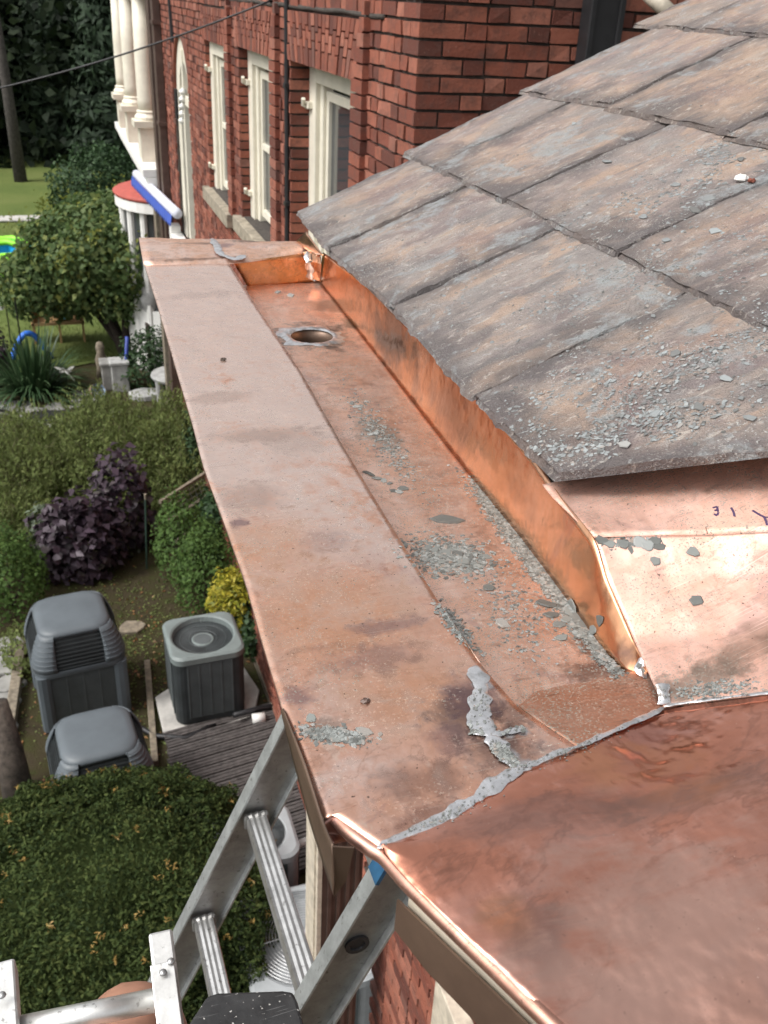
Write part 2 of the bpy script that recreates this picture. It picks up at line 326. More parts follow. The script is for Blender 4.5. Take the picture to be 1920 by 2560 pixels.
    h = N.math('ADD', N.math('MULTIPLY', n3, .8), N.math('ADD', N.math('MULTIPLY', n4, .6), N.math('MULTIPLY', sp, .5)))
    N.bump(h, b, .9, .008); return mt
M['slate'] = mk_slate()
def mk_chip(name, stops):
    mt, t, b = new_mat(name); N = NT(t); g = N.n('ShaderNodeNewGeometry'); oi = N.n('ShaderNodeObjectInfo')
    r = N.math('FRACT', N.math('ADD', g.outputs['Random Per Island'], oi.outputs['Random']))
    col = N.ramp(r, stops)
    n = N.noise(N.coord(), 150, 4, .6)
    N.l(N.mix(N.math('MULTIPLY', n, .3), col, (.26, .27, .255)), b.inputs['Base Color']); b.inputs['Roughness'].default_value = .7; return mt
M['chip'] = mk_chip('slate_chip', [(0, (.055, .055, .05)), (.35, (.13, .137, .13)), (.65, (.20, .212, .20)), (.85, (.29, .305, .30)), (1, (.22, .165, .13))])
M['chip_pale'] = mk_chip('slate_flake', [(0, (.07, .065, .06)), (.25, (.15, .155, .155)), (.6, (.215, .23, .235)), (.85, (.30, .325, .33)), (1, (.25, .20, .17))])
def mk_brick(name='brick', dark=1.0):
    mt, t, b = new_mat(name); N = NT(t); g = N.n('ShaderNodeNewGeometry'); oi = N.n('ShaderNodeObjectInfo')
    r = N.math('FRACT', N.math('ADD', g.outputs['Random Per Island'], N.math('MULTIPLY', oi.outputs['Random'], 3.7)))
    k = dark
    col = N.ramp(r, [(0, (.105*k, .032*k, .022*k)), (.25, (.175*k, .050*k, .031*k)), (.5, (.235*k, .068*k, .040*k)), (.75, (.30*k, .098*k, .060*k)), (.92, (.35*k, .135*k, .090*k)), (1, (.12*k, .055*k, .045*k))])
    c = N.coord()
    n = N.noise(c, 16, 7, .65); n2 = N.noise(c, 70, 5, .6)
    col = N.mix(N.math('MULTIPLY', N.ramp(n, [(.46, 0), (.66, 1)]), .6), col, (.10*k, .048*k, .038*k))
    col = N.mix(N.math('MULTIPLY', N.ramp(n2, [(.6, 0), (.75, 1)]), .35), col, (.42*k, .22*k, .16*k))
    N.l(col, b.inputs['Base Color']); b.inputs['Roughness'].default_value = .8
    N.bump(N.math('ADD', n2, n), b, .5, .006); return mt
M['brick'] = mk_brick()
M['mortar'] = simple('mortar_dark', (.060, .050, .043), .95, 0, .3, 30, .4)
M['cream'] = simple('cream_paint', (.72, .68, .57), .5, 0, .07, 5)
M['cream_dirty'] = simple('cream_paint_worn', (.52, .46, .37), .6, 0, .2, 16)
M['white'] = simple('white_paint', (.80, .79, .76), .5, 0, .05, 5)
M['brownpaint'] = simple('brown_metal', (.10, .066, .054), .5, .2, .2, 8)
M['black'] = simple('black_pipe', (.018, .018, .02), .5, 0, .2, 10)
M['plastic_black'] = simple('black_plastic', (.02, .02, .021), .45, 0, .5, 40)
def mk_tray():
    mt, t, b = new_mat('scuffed_plastic'); N = NT(t); c = N.coord()
    n = N.noise(c, 40, 6, .6); sp = N.noise(c, 260, 2, .5); sc_ = N.noise(N.mapv(c, (14, 300, 14), rot=(0, 0, .6)), 2, 2, .5)
    k = N.ramp(n, [(.3, (.012, .012, .013)), (.7, (.035, .035, .036))])
    k = N.mix(N.ramp(sp, [(.68, 0), (.71, 1)]), k, (.42, .41, .39)); k = N.mix(N.math('MULTIPLY', N.ramp(sc_, [(.68, 0), (.71, 1)]), .5), k, (.16, .16, .16))
    N.l(k, b.inputs['Base Color']); b.inputs['Roughness'].default_value = .5; N.bump(n, b, .3, .004); return mt
M['tray'] = mk_tray()
M['redroof'] = simple('red_roof', (.40, .085, .065), .7, 0, .12, 10)
M['blue'] = simple('blue_cloth', (.05, .10, .42), .7, 0, .1)
M['lav'] = simple('awning_cover', (.68, .70, .80), .6, 0, .05)
M['stone'] = simple('sill_stone', (.30, .26, .20), .85, 0, .25, 14, .3)
M['flag'] = simple('flagstone', (.25, .245, .23), .85, 0, .22, 5, .3)
M['concrete'] = simple('concrete', (.48, .46, .43), .9, 0, .18, 6, .2)
M['greystone'] = simple('grey_garden_stone', (.36, .36, .35), .85, 0, .2, 9, .3)
M['timber'] = simple('weathered_timber', (.21, .175, .13), .9, 0, .3, 18, .4)
M['logwood'] = simple('dark_log', (.085, .068, .055), .9, 0, .4, 14, .6)
M['deck'] = simple('dark_deck_board', (.085, .075, .072), .62, 0, .3, 20, .3)
M['bluefoam'] = simple('blue_foam', (.04, .19, .75), .55, 0, .08)
M['poolblue'] = simple('pool_vinyl_blue', (.02, .40, .85), .4, 0, .06)
M['lime'] = simple('pool_vinyl_lime', (.32, .85, .05), .4, 0, .06)
M['tanwood'] = simple('tan_wood', (.40, .25, .12), .7, 0, .18, 6)
M['iron'] = simple('black_iron', (.02, .02, .02), .5, .4, .2)
M['orange'] = simple('orange_plastic', (.85, .22, .04), .4, 0, .08)
M['paleblue'] = simple('pale_blue_plastic', (.22, .50, .66), .4, 0, .08)
M['ceramic'] = simple('blue_white_ceramic', (.30, .38, .60), .25, 0, .8, 26)
M['terracotta'] = simple('tan_ceramic', (.42, .30, .20), .6, 0, .15, 10)
M['skin'] = simple('skin', (.46, .235, .16), .5, 0, .15, 14)
M['shorts'] = simple('khaki_cloth', (.16, .14, .11), .9, 0, .15, 30)
M['acgrey'] = simple('ac_grey_paint', (.098, .116, .130), .48, .0, .08, 4)
M['acgreen'] = simple('ac_greygreen_paint', (.165, .195, .190), .5, .0, .10, 5)
M['acwhite'] = simple('ac_pale_paint', (.36, .38, .39), .5, 0, .1, 5)
M['acdark'] = simple('ac_dark_louvre', (.030, .036, .038), .6, 0, .2, 6)
M['acmid'] = simple('ac_louvre', (.085, .098, .100), .55, 0, .12, 6)
M['chrome'] = simple('fan_hub', (.42, .42, .45), .4, .3, .1)
M['galv'] = simple('galvanised', (.5, .5, .5), .4, .8, .15, 10)
M['bluepaint'] = simple('blue_paint_mark', (.02, .085, .17), .5, 0, .2, 30)
M['mark'] = simple('marker_ink', (.06, .03, .09), .6, 0, .2)
def mk_alu(name, col=(.72, .72, .71), rough=.34):
    mt, t, b = new_mat(name); N = NT(t); c = N.coord()
    n = N.noise(N.mapv(c, (8, 8, 8)), 3, 7, .7, .3); n2 = N.noise(c, 90, 4, .6)
    k = N.ramp(n, [(.3, tuple(x*.62 for x in col)), (.65, col)])
    k = N.mix(N.math('MULTIPLY', N.ramp(n2, [(.62, 0), (.7, 1)]), .6), k, (.12, .11, .10))
    N.l(k, b.inputs['Base Color']); b.inputs['Metallic'].default_value = .85; b.inputs['Roughness'].default_value = rough
    N.bump(n, b, .05, .004); return mt
M['alu'] = mk_alu('aluminium'); M['alu_flange'] = mk_alu('aluminium_flange', (.62, .65, .66), .5); M['alu_dull'] = mk_alu('aluminium_dull', (.42, .42, .41), .5); M['alu_white'] = mk_alu('aluminium_bright', (.86, .86, .84), .4)
def mk_glass():
    mt, t, b = new_mat('window_glass'); b.inputs['Base Color'].default_value = (.05, .055, .06, 1); b.inputs['Roughness'].default_value = .06
    b.inputs['Metallic'].default_value = 0; b.inputs['Specular IOR Level'].default_value = .9; return mt
M['glass'] = mk_glass()
def mk_leaf(name, stops, trans=.25, rough=.5):
    mt, t, b = new_mat(name); N = NT(t); g = N.n('ShaderNodeNewGeometry')
    n = N.noise(N.coord(), 1.6, 4, .6)
    r = N.math('ADD', N.math('MULTIPLY', g.outputs['Random Per Island'], .6), N.math('MULTIPLY', n, .4))
    col = N.ramp(r, stops); N.l(col, b.inputs['Base Color']); b.inputs['Roughness'].default_value = rough
    b.inputs['Specular IOR Level'].default_value = .3
    tr = N.n('ShaderNodeBsdfTranslucent'); N.l(col, tr.inputs[0]); mx = N.n('ShaderNodeMixShader'); mx.inputs[0].default_value = trans
    out = [x for x in t.nodes if x.type == 'OUTPUT_MATERIAL'][0]
    N.l(b.outputs[0], mx.inputs[1]); N.l(tr.outputs[0], mx.inputs[2]); N.l(mx.outputs[0], out.inputs[0]); return mt
M['leaf_tree'] = mk_leaf('leaf_tree', [(.15, (.055, .095, .03)), (.45, (.10, .16, .055)), (.66, (.15, .205, .08)), (.8, (.23, .26, .07)), (.92, (.24, .23, .05)), (.98, (.25, .13, .05))], .42, .6)
M['leaf_new'] = mk_leaf('leaf_new', [(.2, (.13, .17, .035)), (.6, (.22, .24, .05)), (.9, (.30, .28, .06))], .4, .6)
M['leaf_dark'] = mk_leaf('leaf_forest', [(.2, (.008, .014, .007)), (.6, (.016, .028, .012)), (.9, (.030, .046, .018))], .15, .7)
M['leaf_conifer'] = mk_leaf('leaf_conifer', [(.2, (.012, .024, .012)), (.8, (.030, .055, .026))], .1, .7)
M['leaf_bush'] = mk_leaf('leaf_bush', [(.2, (.016, .040, .014)), (.8, (.05, .095, .035))], .2, .6)
M['leaf_meadow'] = mk_leaf('leaf_meadow', [(.15, (.125, .115, .06)), (.35, (.12, .15, .05)), (.62, (.18, .23, .075)), (.82, (.25, .29, .10)), (.95, (.28, .23, .14))], .45, .8)
M['leaf_purple'] = mk_leaf('leaf_purple', [(.2, (.022, .014, .018)), (.5, (.048, .032, .044)), (.72, (.085, .058, .082)), (.86, (.075, .085, .045))], .12, .45)
M['leaf_green'] = mk_leaf('leaf_fresh', [(.2, (.045, .085, .02)), (.6, (.085, .155, .035)), (.9, (.13, .21, .055))], .4, .7)
M['leaf_gold'] = mk_leaf('leaf_gold', [(.2, (.14, .16, .015)), (.55, (.36, .32, .03)), (.9, (.50, .42, .06))], .3)
M['leaf_yew'] = mk_leaf('needles_yew', [(.15, (.020, .036, .012)), (.45, (.048, .075, .020)), (.75, (.092, .122, .035)), (.96, (.15, .16, .05))], .35, .9)
M['leaf_yellow'] = mk_leaf('needles_yellow', [(.2, (.30, .19, .05)), (.8, (.42, .28, .09))], .2)
M['leaf_strap'] = mk_leaf('leaf_strap', [(.2, (.022, .05, .02)), (.6, (.05, .095, .04)), (.9, (.10, .15, .075))], .15, .4)
M['leaf_silver'] = mk_leaf('leaf_silver', [(.2, (.10, .13, .085)), (.8, (.20, .24, .17))], .15)
M['leaf_fallen'] = mk_leaf('fallen_leaf', [(.2, (.16, .07, .03)), (.6, (.28, .13, .05)), (.9, (.34, .24, .13))], .1)
M['bark'] = simple('bark', (.035, .026, .020), .95, 0, .4, 20, .6)
M['bark_grey'] = simple('bark_grey', (.055, .048, .044), .95, 0, .3, 10, .5)
def mk_ground(name, stops, scale, bump=.5, fine=90):
    mt, t, b = new_mat(name); N = NT(t); c = N.coord()
    n = N.noise(c, scale, 8, .65, .4); n2 = N.noise(c, fine, 5, .7)
    k = N.ramp(n, stops); k = N.mix(N.math('MULTIPLY', N.ramp(n2, [(.4, 1), (.65, 0)]), .6), k, tuple(x*.45 for x in stops[len(stops)//2][1]))
    N.l(k, b.inputs['Base Color']); b.inputs['Roughness'].default_value = .95; b.inputs['Specular IOR Level'].default_value = .1
    N.bump(n2, b, bump, .03); return mt
M['lawn'] = mk_ground('lawn', [(.3, (.11, .155, .045)), (.5, (.145, .185, .055)), (.7, (.19, .215, .075))], .5, .5, 40)
M['soil'] = mk_ground('soil', [(.25, (.042, .032, .023)), (.42, (.075, .058, .038)), (.55, (.068, .062, .028)), (.62, (.065, .075, .026)), (.78, (.11, .088, .06))], 3.4, .8, 50)

# ------------------------------------------------------------------ ground, lawn, far walk
def sheet(name, pts, z, mat, n=1):
    mb = MB(); mb.add([(p[0], p[1], z) for p in pts], [tuple(range(len(pts)))])
    o = mb.build(name, mat); return tag(o, kind='structure')
sheet('ground', [(-300, -60), (300, -60), (300, 400), (-300, 400)], 0.0, M['soil'])
def grid_lawn():
    mb = MB()
    xs = np.linspace(-60, 60, 60); ys = np.linspace(19.4, 75, 40)
    for y in ys:
        for x in xs: mb.v.append((x, y + .35*math.sin(x*1.7)*(y < 20), .02 + .03*mnoise.noise(Vector((x*.3, y*.3, 0)))))
    for j in range(39):
        for i in range(59): a = j*60+i; mb.f.append((a, a+1, a+61, a+60))
    o = mb.build('lawn', M['lawn'], smooth=True); tag(o, kind='structure')
grid_lawn()
# pale walk across the lawn: slabs with open joints
walk = MB(); walk.box(-30, 8, 33.2, 33.9, 0.0, .045); wk = tag(walk.build('far_walk', M['soil']), kind='structure')
for i in range(16):
    mb = MB(); x0 = -9 + i*.9; mb.box(x0, x0+.86, 33.18+.04*random.random(), 33.95, .05, .085); mb.build('slab', M['concrete'], wk)

# ------------------------------------------------------------------ foliage generators
def leafquads(pts, nrm, length, width, fold=.25, lenvar=.4, spin=None):
    """one folded leaf per point: nrm = way the blade faces"""
    n = len(pts); nrm = nrm / (np.linalg.norm(nrm, axis=1, keepdims=True) + 1e-9)
    a = rng.normal(size=(n, 3)) if spin is None else spin + rng.normal(size=(n, 3))*.35
    t = a - (a*nrm).sum(1, keepdims=True)*nrm; t /= (np.linalg.norm(t, axis=1, keepdims=True) + 1e-9)
    s = np.cross(nrm, t); L = length*(1 + lenvar*rng.uniform(-1, 1, (n, 1))); Wd = width*L/length
    b0 = pts - t*L*.5; tip = pts + t*L*.5 - nrm*L*.12; mid = pts - t*L*.05
    l = mid + s*Wd*.5 + nrm*Wd*fold; r = mid - s*Wd*.5 + nrm*Wd*fold
    out = np.empty((n*4, 3)); out[0::4] = b0; out[1::4] = r; out[2::4] = tip; out[3::4] = l
    return out
def dirs(n):
    d = rng.normal(size=(n, 3)); return d / np.linalg.norm(d, axis=1, keepdims=True)
def lump(d, k, seed):
    q = np.array([mnoise.noise(Vector((x*k+seed, y*k-seed, z*k+2*seed))) for x, y, z in d]); return q
def blob(c, r, n, lumpy=.25, k=2.2, shell=.55, seed=0., low=-1.):
    d = dirs(n); d = d[d[:, 2] > low]; n = len(d)
    f = 1 + lumpy*lump(d, k, seed)
    rr = (shell + (1-shell)*rng.uniform(0, 1, n)**.6)*f
    return np.array(c) + d*rr[:, None]*np.array(r), d
def foliage(name, quads, mat, parent, org):
    me = quadmesh(name, quads - np.array(org), len(quads)//4); o = link(name, me, mat, parent); return o
def shrub(name, label, base, r, n, leaf, mat, cat='shrub', group=None, lumpy=.3, k=2.4, up=.4, low=-.5, stems=5, shell=.5, part='foliage', zc=.55):
    base = np.array(base, float); t = thing(name, base, label, cat, group)
    c = base + np.array([0, 0, r[2]*zc]); p, d = blob(c, r, n, lumpy, k, shell, random.random()*20, low)
    p[:, 2] = np.maximum(p[:, 2], base[2] + .03)
    nr = d + np.array([0, 0, up]) + rng.normal(size=d.shape)*.55
    foliage(part, leafquads(p, nr, leaf[0], leaf[1]), mat, t, base)
    mb = MB()
    for i in range(stems):
        a = random.random()*6.28; q = base + np.array([math.cos(a)*r[0]*.5, math.sin(a)*r[1]*.5, r[2]*.8])
        mb.tube([base, (base+q)/2 + rng.normal(size=3)*.03, q], [.02*max(r[2], .4), .015*max(r[2], .4), .006], 5)
    mb.build('stem', M['bark'], t); return t

# ------------------------------------------------------------------ slate roof
SL = .45; X0, Z0 = .945, -.885            # roof plane in gutter units
def onroof(x, y, lift=0):
    d = rd(x, y); t = (Z0 + lift - SL*X0)/(d[2] - SL*d[0]); return d*t*HS + OFF
NRM = np.array([-SL, 0, 1]); NRM /= np.linalg.norm(NRM)
UPS = np.array([1, 0, SL]); UPS /= np.linalg.norm(UPS)
def roofxy(x, y, lift=0): return P(x, y, Z0 + SL*(x - X0)) + NRM*lift
roof = thing('slate_roof', P(1.0, 2.5, -1.2), 'weathered low slate roof with purple grey and tan slates above the copper gutter', 'roof')
ROOFV = []                                   # faces kept for laying chips
def slate(corn, nu=40, nv=32, thick=.009, tilt=.0, seed=0):
    """corn: lower-left, lower-right, upper-right, upper-left on the roof (points of world); lower edge frayed"""
    ll, lr, ur, ul = [np.array(c) for c in corn]
    top = np.zeros((nv+1, nu+1, 3)); bot = np.zeros_like(top); uvs = np.zeros((nv+1, nu+1, 2))
    for j in range(nv+1):
        v = (j/nv)**1.25
        for i in range(nu+1):
            u = i/nu; p = (ll*(1-u) + lr*u)*(1-v) + (ul*(1-u) + ur*u)*v
            h = .0016*mnoise.noise(V(p*14) + Vector((seed, 0, 0))) + .0012*mnoise.noise(V(p*45))
            q_ = V(np.array([p[0]*10, p[1]*24, p[2]*10])) + Vector((seed*1.7, 0, 0))
            lay_ = mnoise.noise(q_) + .45*mnoise.noise(q_*2.6)
            edge_ = max(0, 1 - v/.30, 1 - min(u, 1-u)/.10)
            if lay_ > .55 - .62*edge_: h -= .0016
            if lay_ > .80 - .55*edge_: h -= .0016
            lift = tilt*(1-v)
            uvs[j, i] = (u, v)
            e = np.zeros(3); eb = np.zeros(3)
            if j == 0:                         # broken lower edge
                q1 = mnoise.noise(V(p*30) + Vector((seed, 3, 1))); q2 = mnoise.noise(V(p*75) + Vector((seed, 9, 1)))
                q3 = mnoise.noise(V(p*190) + Vector((seed, 2, 8))); e = UPS*(.0045 + .006*q1 + .0045*q2 + .003*q3 + .022*max(0, mnoise.noise(V(p*13)+Vector((seed, 5, 5)))-.08)); eb = UPS*(.004*q1 + .003*q2 + .002*q3)
            if i in (0, nu):
                dr = (lr - ll)/np.linalg.norm(lr-ll)*(1 if i == 0 else -1)
                q = mnoise.noise(V(p*26) + Vector((seed+4, 0, 2)))
                e = e + dr*(.0022 + .0025*q); eb = eb + dr*(.0012*q)
            top[j, i] = p + NRM*(thick + lift + h) + e; bot[j, i] = p + NRM*lift + eb
            if j == 0: top[j, i] -= NRM*.0012
    mb = MB(); n = (nu+1)
    mb.v = [tuple(x) for x in top.reshape(-1, 3)] + [tuple(x) for x in bot.reshape(-1, 3)]
    o = (nv+1)*n
    F = []
    for j in range(nv):
        for i in range(nu):
            a = j*n+i; F.append((a, a+1, a+n+1, a+n))
    tb = len(mb.v)
    for i in range(nu):
        F.append((i+o, i+1+o, i+1, i)); a = nv*n+i; F.append((a, a+1, a+1+o, a+o))
    for j in range(nv):
        a = j*n; F.append((a, a+n, a+n+o, a+o)); a = j*n+nu; F.append((a+o, a+n+o, a+n, a))
    F.append(tuple([o, o+nu, o+nv*n+nu, o+nv*n][::-1]))
    mb.f = F
    ctr = (ll+lr+ur+ul)/4
    me = mb.mesh('slate', ctr); uvl = me.uv_layers.new(name='uv')
    flat = uvs.reshape(-1, 2); k = (nv+1)*n
    for lp in me.loops: uvl.data[lp.index].uv = flat[lp.vertex_index % k]
    me.materials.append(M['slate'])
    s = bpy.data.objects.new('slate', me); COL.objects.link(s); s.color = (max(0, min(1, 1.15 - (ctr[0]/HS-.9)*.62 + random.uniform(-.15, .15))), 0, 0, 1); s.parent = roof; s.location = V(ctr - ORG[roof])
    ROOFV.append((np.array(mb.v)[:k], [f for f in F[:nu*nv]]))
    return s
def courseslate(xl, y0, y1, xt, k, y0t=None, y1t=None, jit=.01, dx0=0, dx1=0):
    th = .0068 + .002*random.random(); tl = .0085
    ll = roofxy(xl + dx1, y1 - .006, 0); lr = roofxy(xl + dx0, y0 + .006, 0)
    ur = roofxy(xt, (y0 if y0t is None else y0t) + .004, 0); ul = roofxy(xt, (y1 if y1t is None else y1t) - .004, 0)
    # seen from the eave: lower-left is the far one (+y)
    slate((ll, lr, ur, ul), thick=th, tilt=tl + .003*random.random(), seed=random.random()*50)
CUTA, CUTD = np.array([.928, 1.557]), np.array([.317, -.241])      # the roof is cut along this line near the camera
def cut_y(x): return CUTA[1] + CUTD[1]*(x - CUTA[0])/CUTD[0]
# courses: lower edge x, joints far -> near, upper edge x (tucked under the next course)
C1 = [4.075, 3.44, 2.71, 1.985]; C2 = [4.17, 3.80, 3.09, 2.335, 1.66]; C3 = [4.24, 3.515, 2.74, 2.05, 1.35]; C4 = [4.40, 4.0, 3.3, 2.6, 1.9, 1.1]; C5 = [4.4, 3.7, 2.9, 2.2, 1.4]
OV = .16
far1 = [.97, .955, .945, .93]
for a, b, d1, d0 in zip(C1[:-1], C1[1:], (.034, .006, .012), (.006, .016, -.022)):
    courseslate(.95, b, a, 1.485+OV, 0, dx1=d1, dx0=d0)
def cutslate(x0, x1, yfar, dx=0):
    ll = roofxy(x0 + dx, yfar - .004); ya = cut_y(x0); yb = cut_y(x1)
    slate((ll, roofxy(x0-.012, ya), roofxy(x1, yb), roofxy(x1, yfar - .004)), nu=48, thick=.0085, tilt=.0090, seed=random.random()*50)
cutslate(.945, 1.485+OV, 1.985, -.012)
for a, b in zip(C2[:-1], C2[1:]): courseslate(1.487, b, a, 2.06+OV, 1, dx1=random.uniform(-.008, .008), dx0=random.uniform(-.008, .008), y1t=a+.03 if a == C2[0] else None)
cutslate(1.487, 2.06+OV, 1.66)
for a, b in zip(C3[:-1], C3[1:]): courseslate(2.085, b, a, 2.68+OV, 2, dx1=random.uniform(-.035, 0), dx0=random.uniform(0, .02))
cutslate(2.10, 2.68+OV, 1.35)
for a, b in zip(C4[:-1], C4[1:]): courseslate(2.695, b, a, 3.28+OV, 3, dx1=random.uniform(-.01, .01), dx0=random.uniform(-.01, .01))
for a, b in zip(C5[:-1], C5[1:]): courseslate(3.29, b, a, 3.88, 4)
# starter layer and boarding below the slates
def slab(name, poly, t0, t1, mat, parent):
    n = len(poly); vs = [roofxy(x, y, t0) for x, y in poly] + [roofxy(x, y, t1) for x, y in poly]
    mb = MB(); mb.add(vs, [tuple(range(n)), tuple(range(2*n-1, n-1, -1))] + [(i, i+n, (i+1) % n + n, (i+1) % n) for i in range(n)])
    return mb.build(name, mat, parent)
pol = [(1.03, 4.02), (1.05, cut_y(1.0)+.14), (3.8, cut_y(3.8)+.16), (3.8, 4.36)]
slab('roof_deck', pol, -.001, -.014, M['timber'], roof)
mb = MB(); mb.box(.30, 1.28, .78, 1.72, H_CAM-.74, H_CAM-.60); mb.build('eave_soffit', M['logwood'], roof)
slab('roof_edge', [(.990, 4.05), (.955, cut_y(.95)+.05), (1.1, cut_y(1.1)+.06), (1.1, 4.06)], -.0012, -.008, M['slate'], roof)

# ------------------------------------------------------------------ copper gutter
gut = thing('copper_gutter', P(.6, 1.5, -1.2), 'new copper box gutter lining with soldered seams along the slate eave', 'gutter')
GUTV = []
def catmull(pts, t):
    n = len(pts)-1; x = t*n; i = min(int(x), n-1); f = x-i
    p0, p1, p2, p3 = pts[max(i-1, 0)], pts[i], pts[i+1], pts[min(i+2, n)]
    a = .5*(2*p1 + (p2-p0)*f + (2*p0-5*p1+4*p2-p3)*f*f + (3*p1-p0-3*p2+p3)*f**3); lin = p1*(1-f) + p2*f
    return a*.5 + lin*.5
def patch(name, rows, mat, nu=16, nv=60, dent=.0012, dk=9, thick=.0009, parent=gut, keep=True, hole=None, seed=0, smooth=True):
    rows = [[np.array(p, float) for p in r] for r in rows]; m_ = len(rows[0])
    G = np.zeros((nv+1, nu+1, 3))
    colp = [[r[i] for r in rows] for i in range(m_)]
    for j in range(nv+1):
        cp = [catmull(c, j/nv) for c in colp]
        for i in range(nu+1):
            t = i/nu*(m_-1); k = min(int(t), m_-2); f = t-k
            p = cp[k]*(1-f) + cp[k+1]*f
            e = min(i, nu-i, 3)/3*.7 + .3
            p = p + np.array([0, 0, 1])*dent*e*(mnoise.noise(V(p*dk) + Vector((seed, 0, 0))) + .45*mnoise.noise(V(p*dk*2.7)))
            G[j, i] = p
    n = nu+1; mb = MB()
    if hole is not None:
        hc, hr = hole
        q = G.reshape(-1, 3)
        d = q[:, :2] - hc[:2]; L = np.linalg.norm(d, axis=1)
        near = (L > 1e-6) & (L < hr*1.32)
        q[near, :2] = hc[:2] + d[near]/L[near][:, None]*np.maximum(hr, L[near])[:, None]
        G = q.reshape(nv+1, nu+1, 3); inside = L.reshape(nv+1, nu+1) < hr*1.0
    mb.v = [tuple(x) for x in G.reshape(-1, 3)]
    for j in range(nv):
        for i in range(nu):
            if hole is not None and (inside[j, i] or inside[j, i+1] or inside[j+1, i] or inside[j+1, i+1]):
                c4 = [inside[j, i], inside[j, i+1], inside[j+1, i+1], inside[j+1, i]]
                if sum(c4) >= 3: continue
                ctr = (G[j, i]+G[j+1, i+1]+G[j, i+1]+G[j+1, i])/4
                if np.linalg.norm(ctr[:2]-hc[:2]) < hr*.98: continue
            a = j*n+i; mb.f.append((a, a+1, a+n+1, a+n))
    if keep: GUTV.append((np.array(mb.v), list(mb.f)))
    return mb.build(name, mat, parent, smooth=smooth, thick=thick)
LE = [(312,573),(340,660),(381,800),(415,915),(440,1010),(484,1130),(530,1260),(570,1400),(610,1530),(657,1650),(698,1765),(722,1764),(822,1832)]
RE = [(494,570),(552,660),(647,800),(712,915),(768,1010),(840,1130),(924,1265),(1010,1400),(1066,1470),(1120,1530),(1155,1553),(1200,1585),(1250,1616)]
Ltop = [nz(*p) for p in LE]; Rtop = [nz(*p) for p in RE]
def rowify(l, r, k): return [l*(1-t) + r*t for t in np.linspace(0, 1, k)]
patch('outer_sheet', [rowify(a, b, 2) for a, b in zip(Ltop, Rtop)], M['copper'], 26, 150, .0016, 10)
# far end: the sheet turns up in a shallow pan that closes the gutter
ff = [[nz(312,573), nz(494,571), nz(582,560), nz(668,546,-.985)], [nz(308,560,-.985), nz(488,556,-.985), nz(575,546,-.985), nz(662,538,-.97)],
      [nz(304,538,-.975), nz(472,532,-.98), nz(560,530,-.975), nz(655,530,-.96)], [nz(300,513,-.985), nz(460,516,-.99), nz(550,520,-.985), nz(640,521,-.965)]]
patch('end_apron', ff, M['copper_end'], 24, 16, .002, 14, seed=3)
# trough
FOLD = [(690,610,-1.12),(760,700,-1.12),(830,790,-1.115),(915,900,-1.11),(1000,1010,-1.10),(1065,1090,-1.095),(1130,1170,-1.09),(1190,1250,-1.085),(1250,1332,-1.08),(1330,1440,-1.07),(1392,1458,-1.06)]
fold = [nz(*f) for f in FOLD]
l2x = [p for p in Rtop[:10]]
def l2at(Y):
    ys = [p[1] for p in l2x][::-1]; xs = [p[0] for p in l2x][::-1]; return float(np.interp(Y, ys, xs))
fl = [np.array([l2at(p[1]) + .006, p[1], p[2]]) for p in fold]
fl[-1] = np.array([l2at(Rtop[9][1])+.004, Rtop[9][1]+.004, fold[-1][2]+.002])
fl[-2] = fl[-1] + np.array([.001, .03, -.002])
hcen = (nz(625,727,-1.118)+nz(722,727,-1.118))/2; hrad = np.linalg.norm(nz(625,727,-1.118)-nz(722,727,-1.118))/2
patch('trough', [[a, b] for a, b in zip(fl, fold)], M['copper_floor'], 30, 190, .0012, 12, hole=(hcen, hrad), seed=5)
patch('outer_wall', [[np.array([l2at(p[1])+.001, p[1], H_CAM-HS*1.003]), a] for p, a in zip(fold[:-1], fl[:-1])], M['copper_floor'], 4, 30, 0, keep=False)
WT = [nz(698,545,-.945), nz(796,612,-.918), nz(878,690,-.913), nz(954,766,-.908), nz(1024,838,-.905), nz(1092,912,-.903), nz(1152,985,-.906), nz(1213,1074,-.912), nz(1282,1160,-.916),
      nx(1312,1250,.930), nx(1367,1378,.925), nx(1404,1450,.915)]
FB = fold[:9] + [nz(1300,1400,-1.074), nz(1352,1449,-1.066), nz(1398,1459,-1.058)]
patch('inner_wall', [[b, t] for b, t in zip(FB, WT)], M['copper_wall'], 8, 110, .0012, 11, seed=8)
ew = [[nz(503,566), nz(668,546,-.985)], [aty(540,628,fold[0][1]), nz(690,610,-1.12)]]
patch('end_wall', ew, M['copper_endwall'], 12, 6, .001, 20, keep=False)
ramp = [[nz(1120,1528,-1.045), nz(1168,1483,-1.07), nz(1270,1468,-1.068), nz(1404,1452,-1.058)], [nz(1150,1550,-1.02), nz(1195,1530,-1.04), nz(1300,1500,-1.05), nz(1418,1488,-1.045)],
        [nz(1250,1617,-1.002), nz(1300,1597,-1.01), nz(1370,1565,-1.02), nz(1434,1530,-1.03)]]
patch('end_ramp', ramp, M['copper_ramp'], 20, 20, .0012, 16, seed=2)
